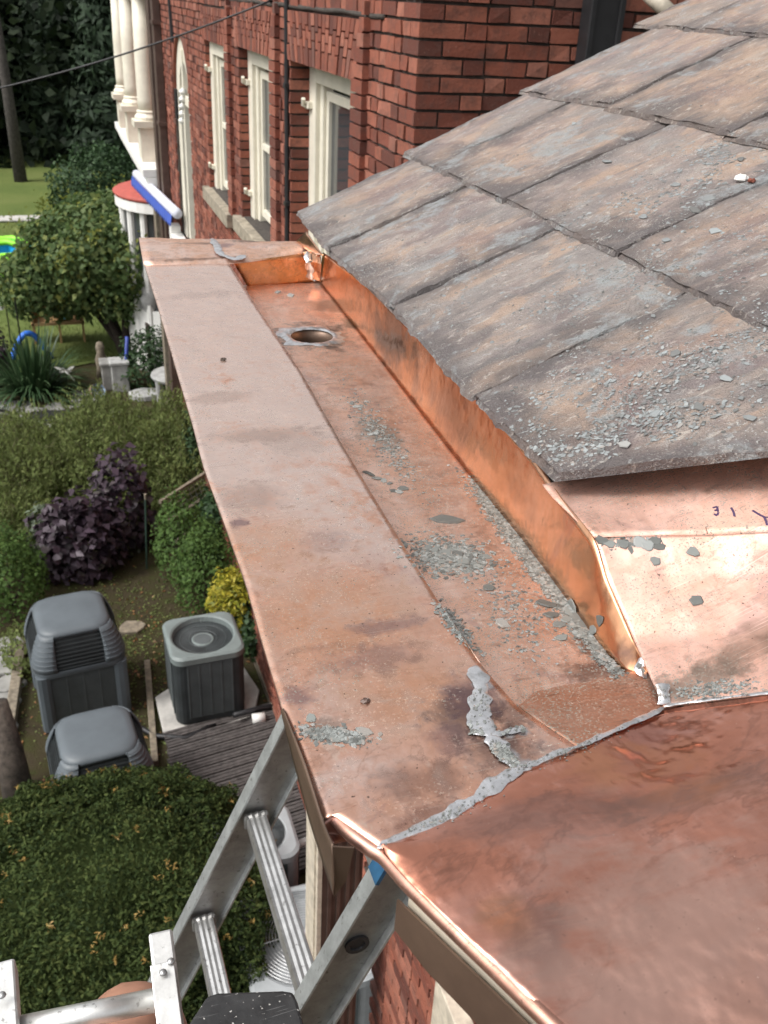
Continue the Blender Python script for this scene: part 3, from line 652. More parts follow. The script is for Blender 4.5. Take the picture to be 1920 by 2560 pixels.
# outlet pipe and its ring of solder
mb = MB(); mb.rings([[hcen + np.array([hrad*math.cos(t), hrad*math.sin(t), z]) for t in np.linspace(0, 2*math.pi, 32, endpoint=False)] for z in (.001, -.02, -.07, -.16)], cap=False)
mb.build('outlet', M['copper_brown'], gut, smooth=True, thick=.001)
def ring_bead(c, r, wid, hgt, name='solder_ring'):
    mb = MB(); rings = []
    prof = [(-.12, 0), (.1, .7), (.35, 1), (.65, .6), (1, 0)]
    for q, hh in prof:
        ring = []
        for i in range(56):
            t = 2*math.pi*i/56; k = 1 + .8*mnoise.noise(Vector((math.cos(t)*2.3, math.sin(t)*2.3, 1.7))) + .5*mnoise.noise(Vector((math.cos(t)*7, math.sin(t)*7, 4.7)))
            h2 = 1 + .6*mnoise.noise(Vector((math.cos(t)*6, math.sin(t)*6, q*3)))
            rr = r + (wid*k if q > 0 else wid)*q
            ring.append(c + np.array([rr*math.cos(t), rr*math.sin(t), .0006 + hgt*hh*max(.2, h2)]))
        rings.append(ring)
    mb.rings(rings, cap=False); return mb.build(name, M['solder'], gut, smooth=True)
ring_bead(hcen, hrad, .019, .0022)
# copper apron below the slates beyond the gutter end: two folds down to the seam
TOPA = [(1197,1035,-.912),(1320,1018,-.880),(1480,994,-.838),(1659,966,-.790),(1900,930,-.735)]
FLD = [(1284,1163,-.922),(1420,1158,-.910),(1540,1156,-.895),(1659,1151,-.873),(1900,1140,-.845)]
SEAM = [(1434,1530,-1.03),(1480,1522,-1.022),(1570,1511,-.998),(1659,1501,-.97),(1900,1470,-.925)]
ta = [nz(*p) for p in TOPA]; fd = [nz(*p) for p in FLD]; sm = [nz(*p) for p in SEAM]
tm = [nz(1196,1078,-.918), nz(1368,1085,-.893), nz(1508,1075,-.862), nz(1659,1058,-.83), nz(1900,1035,-.79)]
patch('upper_apron', [[nz(1172,1048,-.915)] + ta[1:], tm, fd], M['copper_apron'], 40, 10, .0008, 10, seed=4)
mid1 = [nx(1312,1250,.9305)] + [nz(*p) for p in ((1445,1250,-.958),(1560,1246,-.943),(1659,1240,-.925),(1900,1228,-.885))]
mid2 = [nx(1367,1378,.9255)] + [nz(*p) for p in ((1460,1380,-1.008),(1565,1372,-.985),(1659,1365,-.962),(1900,1345,-.915))]
patch('lower_apron', [fd, mid1, mid2, sm], M['copper_apron'], 44, 40, .0018, 11, seed=6)
# corner sheet: the foreground pan, its dark tone painting in the house's reflection
SE = [(822,1831,-1),(900,1794,-1),(1000,1746,-1),(1060,1702,-1),(1130,1662,-1),(1250,1618,-1.003),(1434,1534,-1.031),(1659,1503,-.971),(1900,1473,-.926)]
BE = [(826,1842,-1),(880,1903,-1),(950,1972,-1),(1000,2021,-1),(1060,2078,-1),(1130,2146,-1),(1250,2262,-1),(1500,2500,-1),(1900,2760,-1)]
se = [nz(a, b, c+.002) for a, b, c in SE]; be = [nz(*p) for p in BE]
rowsB = []
for a, b in zip(se, be):
    rowsB.append([a, a*.66+b*.34 + np.array([0, 0, .004]), a*.33+b*.67 + np.array([0, 0, .003]), b])
patch('corner_sheet', rowsB, M['copper_dark'], 40, 90, .004, 7, seed=12)
# rolled edge of the corner sheet
edge = [nz(720,1759), nz(760,1797), nz(800,1826)] + be
pts = [catmull(edge, t) + np.array([.0018, .0008, -.0048]) for t in np.linspace(0, 1, 60)]
mb = MB(); mb.tube(pts, .0052, 10); mb.build('rolled_edge', M['copper_edge'], gut, smooth=True)
# patch between the edge of the outer sheet and the rolled edge is closed by the pocket fold
pk = [[nz(696,1779,-1.004), nz(721,1760,-1.002)], [nx(706,1800,.262), nz(740,1795,-1.03)], [nx(717,1824,.262), nz(762,1814,-1.06)]]
patch('folded_lip', pk, M['copper_edge'], 6, 10, 0, keep=False)
# drop edge hanging from the outer sheet
bot = []
for i, p in enumerate(Ltop[:9]): bot.append(p + np.array([.001, 0, -.0065]))
dl = [[t + np.array([-.0006, 0, 0]), b] for t, b in zip(Ltop[:9], bot)]
patch('edge_hem', dl, M['copper_brown'], 2, 60, 0, keep=False, thick=.0015)
XD = Ltop[8][0]/HS - .002
UP = [(610,1531),(657,1651),(697,1778),(717,1826)]
LO = [(606,1536),(636,1655),(669,1778),(720,1934)]
da = [[nx(*u, XD), nx(*l, XD)] for u, l in zip(UP, LO)]
patch('drip_edge', da, M['copper_brown'], 4, 24, 0, keep=False, thick=.0012)
YF = nx(717,1826,XD)[1]/HS
mb = MB(); q = [ny(717,1826,YF), ny(764,1829,YF), ny(746,1901,YF), ny(721,1933,YF)]
mb.add(q, [(0, 1, 2, 3)]); mb.build('drip_flap', M['copper_brown'], gut, thick=.0012)
# solder: blobby beads along the joints
def bead(pts, wid, hgt, seed, lift=.0012, n=70, name='solder_seam', ragged=.5):
    pts = [np.array(p) for p in pts]; mb = MB(); rows = []
    prof = [(-1, 0), (-.7, .65), (-.25, 1), (.25, .95), (.7, .6), (1, 0)]
    for i in range(n+1):
        t = i/n; p = catmull(pts, t); d = catmull(pts, min(1, t+.02)) - catmull(pts, max(0, t-.02)); d /= np.linalg.norm(d)
        s = np.cross(d, (0, 0, 1)); s /= np.linalg.norm(s)
        wl = wid*(1 + ragged*(mnoise.noise(V(p*55) + Vector((0, 0, seed))) + .5*mnoise.noise(V(p*170)))) ; wr = wid*(1 + ragged*(mnoise.noise(V(p*55) + Vector((0, 0, seed+9))) + .5*mnoise.noise(V(p*170) + Vector((0, 0, 5)))))
        e = min(1, t*12, (1-t)*12)**.5 if t not in (0, 1) else .12
        rip = .8 + .6*mnoise.noise(V(p*90) + Vector((seed, 0, 0)))
        rows.append([p + s*(wl if q > 0 else wr)*q*e + np.array([0, 0, lift + hgt*h*rip*e]) for q, h in prof])
    b = len(mb.v)
    for r in rows: mb.v += [tuple(x) for x in r]
    for i in range(n):
        for j in range(5): a = i*6+j; mb.f.append((a, a+1, a+7, a+6))
    GUTV.append((np.array(mb.v), list(mb.f)))
    return mb.build(name, M['solder'], gut, smooth=True)
bead([nz(1028,1440), nz(1040,1490), nz(1036,1550), nz(1055,1592)], .0078, .0020, 1.0, ragged=.8)
bead([nz(1055,1590), nz(1090,1625), nz(1120,1655), nz(1150,1660)], .0050, .0015, 4.0, ragged=1.0)
bead([nz(1062,1590), nz(1105,1583), nz(1135,1577)], .0036, .0005, 6.0, ragged=.8)
bead([nz(814,1838), nz(880,1806), nz(960,1768), nz(1010,1742), nz(1060,1704), nz(1130,1664)], .0040, .0011, 2.0, ragged=.9, lift=.0026)
bead([nz(1130,1664), nz(1190,1640), nz(1250,1618,-1.003), nz(1340,1578,-1.018), nz(1434,1534,-1.03)], .0022, .0005, 3.0, ragged=.9, lift=.003)
bead([nz(1434,1532,-1.03), nz(1480,1524,-1.022), nz(1570,1512,-.998), nz(1659,1502,-.97), nz(1900,1471,-.925)], .0019, .0005, 5.0, ragged=.9, lift=.003)
bead([nz(1425,1478,-1.01), nz(1440,1525,-1.028)], .006, .0015, 7.0, ragged=.8, n=24)
bead([nz(458,516,-.988), nz(470,535,-.978), nz(480,552,-.98), nz(510,560,-.985), nz(530,552,-.983)], .007, .0012, 8.0, ragged=.8, n=40)
# soldered end corner of the trough against the slates: crumpled fin
mb = MB(); cr = [nz(655,548,-.97), nz(672,540,-.95), nz(690,545,-.945), nz(700,570,-.97), nz(690,606,-1.09), nz(672,600,-1.08), nz(665,570,-1.02)]
cc = sum(cr)/len(cr) + np.array([-.004, -.012, .006]); mb.v = [tuple(cc)] + [tuple(c + rng.normal(size=3)*.002) for c in cr]
mb.f = [(0, i+1, (i+1) % 7 + 1) for i in range(7)]
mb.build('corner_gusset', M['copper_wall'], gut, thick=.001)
bead([nz(664,545,-.955), nz(668,570,-.99), nz(672,606,-1.085)], .006, .006, 11.0, n=30, ragged=.9)
bead([nz(672,600,-1.11), nz(690,607,-1.11)], .008, .006, 12.0, n=16, ragged=.9)
bead([nz(1392,1425,-1.035), nz(1385,1450,-1.05), nz(1398,1458,-1.055)], .006, .004, 13.0, n=20, ragged=.9)
# apron behind the trough end, going up under the first slate
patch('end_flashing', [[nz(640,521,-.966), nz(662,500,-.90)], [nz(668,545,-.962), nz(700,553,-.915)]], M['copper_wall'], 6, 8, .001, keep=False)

# fascia under the corner sheet: brown drip strip on a painted board
fa, fb = nz(861,1941,-1.075), nz(1300,2362,-1.075)
pn = np.cross(fb-fa, (0, 0, 1)); pn /= np.linalg.norm(pn)
def onfascia(x, y, off=0):
    d = rd(x, y); o = fa + pn*off - OFF; t = (o @ pn)/(d @ pn); return d*t + OFF
fas = thing('eave_fascia', onfascia(861,1941), 'brown metal drip strip on a worn cream eave board below the near copper edge', 'fascia')
mb = MB(); q = [onfascia(861,1941), onfascia(1300,2362), onfascia(1250,2480), onfascia(1037,2212), onfascia(925,2095), onfascia(855,2004)]
mb.add(q, [(0, 1, 2, 3, 4, 5)]); mb.build('drip_strip', M['copper_brown'], fas, thick=.0015)
inw = pn if (pn @ np.array([1, .3, 0])) > 0 else -pn
b0, b1 = fa + inw*.004, fb + inw*.004
mb = MB(); t0, t1 = H_CAM-HS*1.018, H_CAM-HS*1.11
mb.rings([[np.array([*(b0+(b1-b0)*.03)[:2], t1]), np.array([*(b0+(b1-b0)*.03)[:2], t0]), np.array([*(b0+(b1-b0)*.03+inw*.02)[:2], t0]), np.array([*(b0+(b1-b0)*.03+inw*.02)[:2], t1])],
          [np.array([*b1[:2], t1]), np.array([*b1[:2], t0]), np.array([*(b1+inw*.02)[:2], t0]), np.array([*(b1+inw*.02)[:2], t1])]])
mb.build('eave_board', M['cream_dirty'], fas)

# marker writing on the apron
ABV = BVHTree.FromPolygons([V(p) for v, f in GUTV for p in v], [], epsilon=0) if False else None
def stroke(pts, w=.0016):
    mb = MB(); pp = []
    for x, y in pts:
        d = rd(x, y); pp.append(d)
    return pp
allv, allf = [], []
for v, f in GUTV + ROOFV:
    b = len(allv); allv += [V(p) for p in v]; allf += [tuple(b+i for i in q) for q in f]
BV = BVHTree.FromPolygons(allv, allf)
gv, gf = [], []
for v, f in GUTV:
    b = len(gv); gv += [V(p) for p in v]; gf += [tuple(b+i for i in q) for q in f]
GBV = BVHTree.FromPolygons(gv, gf)
def lay(x, y, bv=None):
    d = V(rd(x, y)).normalized(); h = (bv or BV).ray_cast(Vector((0, 0, H_CAM)), d)
    if h[0] is None: return None
    n = h[1] if h[1].z > 0 else -h[1]
    return np.array(h[0]), np.array(n)
mkr = MB()
for st in ([(1539,1098),(1549,1096),(1551,1107)], [(1542,1112),(1549,1115),(1552,1108)], [(1543,1104),(1552,1103)], [(1579,1098),(1584,1106),(1587,1117)], [(1625,1104),(1638,1112),(1652,1119)], [(1650,1118),(1655,1127),(1657,1136)], [(1652,1119),(1668,1117)]):
    pp = []
    for x, y in st:
        r = lay(x, y)
        if r: pp.append(r[0] + r[1]*.0007)
    for a, b in zip(pp[:-1], pp[1:]): mkr.bar(a, b, .0020, .0008, up=NRM)
mkr.build('marker_writing', M['mark'], gut)
mb = MB()
for st in ([(1526,1140),(1530,1155)], [(1537,1146),(1531,1156)]):
    pp = [lay(*q) for q in st]; pp = [r[0]+r[1]*.0005 for r in pp if r]
    if len(pp) == 2: mb.bar(pp[0], pp[1], .0022, .0006)
if mb.v: mb.build('stain_mark', M['copper_brown'], gut)

# ------------------------------------------------------------------ slate debris
def chipmesh(r, asp, th, k=None):
    k = k or random.randint(5, 7); ang = sorted(random.uniform(0, 6.283) for _ in range(k))
    ang = [i/k*6.283 + random.uniform(-.4, .4) for i in range(k)]
    pts = [(r*asp*math.cos(a)*random.uniform(.6, 1.1), r/asp*math.sin(a)*random.uniform(.6, 1.1)) for a in ang]
    vs = [(x, y, 0) for x, y in pts] + [(x*.86 + random.uniform(-.1, .1)*r, y*.86, th) for x, y in pts]
    fs = [tuple(range(k))[::-1], tuple(range(k, 2*k))] + [(i, (i+1) % k, (i+1) % k + k, i+k) for i in range(k)]
    return vs, fs
def orient(n, yaw, tilt):
    q = V(n).to_track_quat('Z', 'Y').to_matrix() @ Matrix.Rotation(yaw, 3, 'Z') @ Matrix.Rotation(tilt, 3, 'X'); return q
def scatter(regions, name, parent, size, label=None, mask=None):
    mb = MB()
    for cx, cy, rx, ry, rot, n, smin, smax in regions:
        for _ in range(int(n*2.0)):
            a = random.gauss(0, .45); b = random.gauss(0, .45); c, s = math.cos(R_(rot)), math.sin(R_(rot))
            x = cx + a*rx*c - b*ry*s; y = cy + a*rx*s + b*ry*c
            h = lay(x, y)
            if h is None or h[1][2] < .75 or (mask is not None and mnoise.noise(V(h[0]*22)) + .6*mnoise.noise(V(h[0]*60)) < mask + random.gauss(0, .12)): continue
            r = smin*.6 + (smax*.95-smin*.6)*random.random()**(3.0 if n > 500 else 2.0)
            vs, fs = chipmesh(r, random.uniform(.8, 1.5), r*random.uniform(.06, .16), random.choice((4, 5, 6)))
            Mx = orient(h[1], random.uniform(0, 6.28), random.gauss(0, .09))
            base = V(h[0] + h[1]*(.0003 + .0012*random.random()*(n > 600)))
            mb.add([tuple(Mx @ Vector(v) + base) for v in vs], fs)
    return mb
FINE = [ # cx, cy, rx, ry, rot, n, smin, smax  (metres)
 (740,800,40,120,-36,330,.0006,.0028),(830,960,40,140,-36,420,.0006,.0030),(900,1080,50,140,-36,380,.0006,.0030),(1000,1180,60,160,-36,380,.0006,.0028),(1110,1320,70,130,-36,420,.0006,.0028),(770,690,24,60,-36,380,.0006,.0026),(880,830,14,120,-38,320,.0006,.0022),(985,965,12,120,-38,380,.0006,.0024),(815,930,30,120,-36,420,.0007,.0035),
 (1050,1095,16,90,-38,420,.0007,.003),(1118,1180,18,90,-38,700,.0007,.0034),(1180,1255,22,90,-38,900,.0007,.0036),(1245,1340,26,80,-38,900,.0007,.0040),(1300,1405,26,60,-38,600,.0007,.0036),(760,860,60,40,20,120,.0007,.003),(835,1035,50,28,15,220,.0008,.0035),(700,660,90,45,25,420,.0007,.003),(750,730,30,60,-40,380,.0007,.003),
 (975,1205,95,40,8,1500,.0007,.004),(960,1180,110,22,5,400,.0007,.004),(920,1245,40,18,20,260,.0007,.003),(1060,1090,14,90,-36,420,.0007,.0035),(1130,1170,16,90,-38,700,.0007,.004),(1195,1245,20,90,-36,900,.0007,.004),
 (1260,1325,24,90,-38,1000,.0007,.0045),(1320,1400,26,60,-38,800,.0007,.004),(1200,1310,70,60,20,300,.0007,.004),(985,1355,16,60,-40,420,.0007,.003),(1030,1370,30,20,0,120,.0007,.003),(1250,1450,90,24,-8,160,.0007,.003),
 (1200,1490,60,18,-12,200,.0007,.003),(1330,1480,80,20,-10,300,.0007,.002),(640,1075,90,26,-4,260,.0009,.0034),(600,1098,80,8,-3,150,.0009,.0034),(700,1052,50,14,-3,120,.0008,.003),(720,1590,75,18,6,420,.0008,.0034),(700,1575,20,14,6,160,.0008,.003),(760,1600,24,12,4,160,.0008,.003),(660,1545,30,40,10,200,.0008,.0032),(655,1510,14,20,0,90,.0008,.003),(1090,1630,40,22,30,190,.0006,.0024),(1040,1520,26,50,0,40,.0005,.0018),(960,1765,110,16,-24,120,.0004,.0012),(1250,1616,120,14,-22,120,.0004,.0012),(1000,1580,40,14,5,120,.0007,.0026),(830,1600,60,12,0,110,.0007,.003),
 (1130,1575,70,20,8,90,.0006,.0022),(985,1600,50,26,10,120,.0006,.0022),(1000,1650,40,24,0,60,.0006,.002),(950,1690,160,50,-14,300,.0005,.0012),(1170,1625,120,14,-24,70,.0005,.0014),(1380,1172,60,10,2,260,.0008,.005),(1340,1175,50,12,2,160,.0008,.005),(1540,1490,110,22,-5,700,.0006,.002),
 (1450,1240,160,60,0,140,.0006,.003),(1500,1100,160,30,-6,110,.0006,.002),(1460,1300,120,30,0,90,.0007,.003),(1500,1045,150,14,-8,400,.0005,.0014),(620,740,40,30,0,120,.0006,.003),
 # slates
 (1480,395,260,70,-26,900,.0008,.0045),(1560,330,120,40,-24,320,.0008,.0045),(1330,455,220,60,-26,500,.0008,.004),(1300,600,330,60,-26,620,.0008,.004),(1480,780,360,120,-25,1400,.0008,.004),(1200,840,260,60,-28,500,.0008,.0035),(1420,900,320,70,-12,1100,.0008,.004),
 (1250,960,140,60,-12,420,.0008,.004),(1000,640,220,60,-27,260,.0007,.0035),(880,560,200,50,-27,220,.0007,.003),(1150,330,180,40,-24,220,.0007,.003),(830,420,160,40,-27,170,.0007,.003),(1330,170,180,40,-24,200,.0007,.003),(1520,180,180,60,-24,220,.0007,.003),(1560,560,220,80,-25,520,.0008,.004)]
k_ = next(i for i, f in enumerate(FINE) if f[:2] == (1480, 395))
for i in range(len(FINE)):
    f = list(FINE[i]); f[5] = int(f[5]*(1.5 if (i < k_ and f[0] < 1345 and f[1] > 850 and f[5] >= 400) else 1.0)); FINE[i] = tuple(f)
dm = scatter(FINE[:k_], 'slate_crumbs', None, 0)
o = dm.build('slate_crumbs', M['chip']); tag(o, 'loose crumbs of broken slate and grit lying on the copper', 'debris', kind='stuff')
FINE = [f if i < k_ else (*f[:5], int(f[5]*.55), *f[6:]) for i, f in enumerate(FINE)]
FINE += [(1450,870,300,90,-14,400,.0006,.0024),(1250,930,160,60,-14,300,.0006,.0024),(1300,640,260,60,-26,400,.0006,.0024),(1560,740,200,90,-25,500,.0006,.0026),(1450,400,240,60,-26,500,.0006,.0026)]
dm = scatter(FINE[k_:], 'slate_crumbs', None, 0, mask=-.05)
o = dm.build('slate_crumbs', M['chip_pale']); tag(o, 'pale bluish slate crumbs and flakes strewn over the roof slates', 'debris', kind='stuff')
BIG = [ # x, y, long, aspect, label
 (962,1126,.0165,1.9,'long pointed slate sliver lying alone on the trough floor'),
 (870,1057,.0080,1.1,'dark curled slate flake beside the mid gutter chip heap'),
 (1055,1272,.0075,.85,'upright grey slate chip below the largest chip heap'),
 (1085,1348,.0088,1.0,'angular dark slate chip on bare copper near the solder'),
 (1180,1306,.0100,1.25,'tan slate flake near the trough inner wall'),
 (1240,1312,.0105,1.2,'brownish slate flake leaning among chips at trough wall'),
 (1213,1380,.0070,1.5,'flat grey slate chip below the wall heap'),
 (1192,1330,.0085,1.2,None),(1222,1340,.0070,1.2,None),(1208,1352,.0075,1.0,None),(1262,1352,.0072,1.1,None),(1282,1362,.0068,1.1,None),(1250,1335,.0085,1.3,None),(1298,1340,.0065,1.2,None),(1230,1325,.0070,1.2,None),
 (770,880,.0075,1.6,None),(760,872,.0060,1.6,None),(800,940,.0052,1.2,None),(812,938,.0050,1.2,None),(820,952,.0050,1.2,None),(850,1062,.0055,1.1,None),(862,1064,.0055,1.1,None),(800,1026,.0060,1.3,None),(815,1035,.0060,1.4,None),(830,1040,.0056,1.4,None),(842,1046,.0055,1.2,None),(790,1022,.0050,1.2,None),
 (940,1190,.0065,1.2,None),(965,1195,.0070,1.3,None),(990,1198,.0070,1.3,None),(1015,1205,.0062,1.3,None),(1050,1205,.0068,1.1,None),(1000,1215,.0075,1.2,None),(1030,1225,.0060,1.2,None),(955,1215,.0060,1.2,None),(925,1185,.0060,1.3,None),(985,1232,.0055,1.2,None),
 (600,632,.0085,1.5,'broad slate flake at the far end of the trough'),(628,640,.0105,2.0,'long slate sliver at the far end of the trough'),
 (1400,1178,.0075,1.3,None),(1382,1172,.0078,1.4,None),(1415,1170,.0060,1.2,None),(1300,1168,.0065,1.2,None),(1318,1176,.0062,1.3,None),(1344,1176,.0060,1.4,None),(1425,1183,.0055,1.3,None),
 (1497,1193,.0070,1.1,'bent slate chip alone on the upper copper apron'),(1415,1213,.0065,1.3,'small slate chip on the lower copper apron beside the inner wall'),(1505,1298,.0078,1.1,'square slate chip in the middle of the lower apron'),
 (788,1584,.0062,1.8,'pale slate chip on the near outer sheet'),(670,1555,.0055,1.2,'grey chip beside a stain on the near outer sheet'),
 (1420,895,.0100,1.8,'pale slate flake on the lowest big slate'),(1310,350,.0105,1.9,'pale slate flake lying high on the second course'),(1530,430,.0095,1.6,None),(1500,455,.0085,1.6,None),(1460,400,.0085,1.7,None),(1545,500,.0095,1.6,None),(1390,470,.0075,1.6,None),(1440,520,.0070,1.6,None),(1600,345,.0080,1.4,None),(1240,268,.0080,1.8,None),(1510,880,.0075,1.4,None),(1460,765,.0075,1.3,None),(1570,820,.0070,1.4,None),(1620,905,.0068,1.4,None),(1350,960,.0068,1.4,None),
]
for i, (x, y, r, asp, lab) in enumerate(BIG):
    h = lay(x, y)
    if h is None: continue
    vs, fs = chipmesh(r, asp**.5, r*.11, 7)
    me = bpy.data.meshes.new('slate_chip'); me.from_pydata(vs, [], fs); me.update()
    o = link('slate_chip', me, M['chip_pale' if (y < 1000 and x > 850 and (y < .96*(x-640)+470)) else 'chip'])
    Mx = orient(h[1], random.uniform(-.5, .5), random.gauss(0, .10)); o.matrix_world = Matrix.Translation(V(h[0] + h[1]*.0012)) @ Mx.to_4x4()
    on_slate = y < 1000 and x > 850 and (y < .96*(x-640)+470)
    for key, ok in (('on the roof slates', on_slate), ('in the pile on the fold of the upper apron', x > 1290 and y < 1190), ('in the heap against the trough inner wall', x > 1150 and y > 1290),
                    ('in the largest heap in the trough', 900 < x < 1100 and y > 1150), ('in the small heap where the trough meets the outer sheet', 760 < x < 900 and y > 1000), ('scattered in the trough past the outlet hole', True)):
        if ok: break
    tag(o, lab or 'loose grey slate chip lying ' + key, 'slate chip', 'slate chips ' + key)
# small things dropped on the copper
def pebble(name, x, y, r, mat, label, cat, sq=.6):
    h = lay(x, y)
    mb = MB(); rings = []
    for k in range(1, 6):
        a = math.pi*k/6; rings.append([h[0] + np.array([math.sin(a)*math.cos(t)*r*random.uniform(.6, 1.25), math.sin(a)*math.sin(t)*r*.8*random.uniform(.6, 1.25), (1-math.cos(a))*r*sq*random.uniform(.7, 1.15)]) for t in np.linspace(0, 6.283, 8, endpoint=False)])
    mb.rings(rings); solo(mb, name, mat, label, cat, base=h[0])
pebble('dirt_clod', 482, 780, .0042, M['logwood'], 'dark dirt clod alone on the outer copper sheet', 'dirt clod')
pebble('dirt_clod', 790, 1518, .0036, M['brownpaint'], 'small dark brown dirt clod on the near outer sheet', 'dirt clod')
pebble('pebble', 937, 1967, .0030, M['greystone'], 'small round grey pebble near the corner of the copper', 'pebble', 1.0) if False else None
pebble('mortar_crumb', 1600, 392, .010, M['white'], 'pale cream mortar crumb on the upper slates', 'mortar crumb', .5)
pebble('mortar_crumb', 1622, 395, .006, M['brick'], 'reddish mortar crumb beside the pale one', 'mortar crumb', .5)

# ------------------------------------------------------------------ brick house behind
XW, YC, CR, BL = 1.655, 4.5, .075, .215
house = thing('brick_house', (XW+2, 10, 0), 'red brick house with cream windows and splayed brick lintels behind the roof', 'house')
WINS = [(5.43, 7.02, 6.58, 4.0), (7.58, 9.02, 6.555, 5.12), (9.55, 10.92, 6.515, 5.05), (12.36, 13.83, 6.42, 3.9)]     # y near, y far, z top, z bottom
ZT = 7.45; DEP = [.12, .07, .036, .03]
wall = MB()
ys = [YC] ; segs = []
yprev = YC
for a, b, zt, zb in WINS:
    wall.box(XW, XW+.30, yprev, a, 0, ZT); wall.box(XW, XW+.30, a, b, zt, ZT); wall.box(XW, XW+.30, a, b, 0, zb); yprev = b
wall.box(XW, XW+.30, yprev, 15.35, 0, ZT); wall.box(XW+.30, XW+8, YC, YC+.3, 0, ZT)
fw = wall.build('wall', M['mortar'], house)
bricks = []     # (x0,x1,y0,y1,z0,z1)
def inwin(y0, y1, z0, z1):
    for a, b, zt, zb in WINS:
        if y1 > a+.001 and y0 < b-.001 and z1 > zb+.005 and z0 < zt-.005: return (a, b)
    return None
def inarch(y, z):
    for k, (a, b, zt, zb) in enumerate(WINS[:3]):
        if zt < z < zt+.30:
            e = .15*(z-zt)/.30
            if a-.02-e < y < b+.02+e: return True
    a, b, zt, zb = WINS[3]
    return False
def prj(p):
    c = RM.T @ (np.array(p) - OFF)
    return (960+FPX*c[0]/c[2])/S_, (1280+FPX*c[1]/c[2])/S_
nC = int((ZT-.0)/CR)
for r in range(nC):
    z0 = r*CR + .014; z1 = (r+1)*CR
    y = YC + (0 if r % 2 == 0 else .0); k = r % 2
    if r % 2: bricks.append(('f', YC-.012, YC+.10, z0, z1)); y = YC + .115
    while y < 15.3:
        L = .205 if k % 2 == 0 else .098
        L *= 1 + random.uniform(-.03, .03)
        y0, y1 = y, min(y+L, 15.33); y += L + .012 + random.uniform(-.002, .002); k += 1
        for (a, b, zt, zb) in WINS[:3]:
            if z1 > zb+.005 and z0 < zt-.005:
                e_ = b + (.098 if r % 2 else .205) + .012
                if y0 < e_ and y1 > b+.005:
                    y0 = e_
        if y1 - y0 < .03: continue
        w = inwin(y0, y1, z0, z1)
        if w:
            a, b = w
            if y0 < a-.03: bricks.append(('f', y0, a, z0, z1))
            continue
        if inarch((y0+y1)/2, (z0+z1)/2) or inarch(y0, (z0+z1)/2) and inarch(y1, (z0+z1)/2): continue
        bricks.append(('f', y0, y1, z0, z1))
    for k_, (a, b, zt, zb) in enumerate(WINS[:3]):
        if z1 > zb+.005 and z0 < zt-.005: bricks.append(('r%d' % k_, b, b + (.098 if r % 2 else .205), z0, z1))
    # short wall facing the camera
    x = XW if r % 2 == 0 else XW + .098 + .012; k = r % 2 + 1
    x = XW + (.215 if r % 2 else .11); k = r % 2
    while x < XW+2.6:
        L = (.205 if k % 2 == 0 else .098)*(1 + random.uniform(-.03, .03))
        bricks.append(('s', x, x+L, z0, z1)); x += L + .012; k += 1
def brickbox(b):
    j = lambda s: random.uniform(-s, s); mb = MB(); t, a, c, z0, z1 = b; out = .018 + j(.006)
    if t == 's': mb.box(a, c, YC-out, YC+.05, z0+j(.002), z1+j(.002))
    elif t[0] == 'r': mb.box(XW-out, XW+DEP[int(t[1])], a-.012, c, z0+j(.002), z1+j(.002))
    else: mb.box(XW-out, XW+.06, a, c, z0+j(.002), z1+j(.002))
    # soften: pull front corners a touch
    mb.v = [(x+j(.003), y+j(.003), z+j(.003)) for x, y, z in mb.v]
    return mb
# near-corner quoins: the wall ends wrap the corner
for r in range(nC):
    z0 = r*CR+.014; z1 = (r+1)*CR
    if z1 < 5.2: continue
    bricks.append(('c', .10 if r % 2 else .205, .205 if r % 2 else .098, z0, z1))
_bb = brickbox
def brickbox(b):
    if b[0] == 'c':
        mb = MB(); j = lambda s: random.uniform(-s, s); mb.box(XW-.014+j(.003), XW+b[2], YC-.014+j(.003), YC+b[1], b[3], b[4]); return mb
    return _bb(b)
bricks = [b for b in bricks if not (b[0] == 'f' and b[1] < YC+.09)]
def apparent(b):
    t, a, c, z0, z1 = b
    if t == 's': p = [(a, YC, z0), (c, YC, z1)]
    elif t == 'c': p = [(XW, YC, z0), (XW+c, YC, z1)]
    else: p = [(XW, a, z0), (XW, c, z1)]
    q = [prj(x) for x in p]; m_ = ((q[0][0]+q[1][0])/2, (q[0][1]+q[1][1])/2)
    if not (-10 < m_[0] < 1669 and -20 < m_[1] < 560): return 0
    if m_[0] > 650 and m_[1] > 470 - .56*(m_[0]-650): return 0
    return abs(q[0][0]-q[1][0])*abs(q[0][1]-q[1][1])
bricks.sort(key=apparent, reverse=True)
NB = 270
for b in bricks[:NB]: brickbox(b).build('brick', M['brick'], fw)
rest = MB()
for b in bricks[NB:]:
    m_ = brickbox(b); rest.add(m_.v, m_.f)
tag(rest.build('brickwork', M['brick'], fw), kind='stuff')
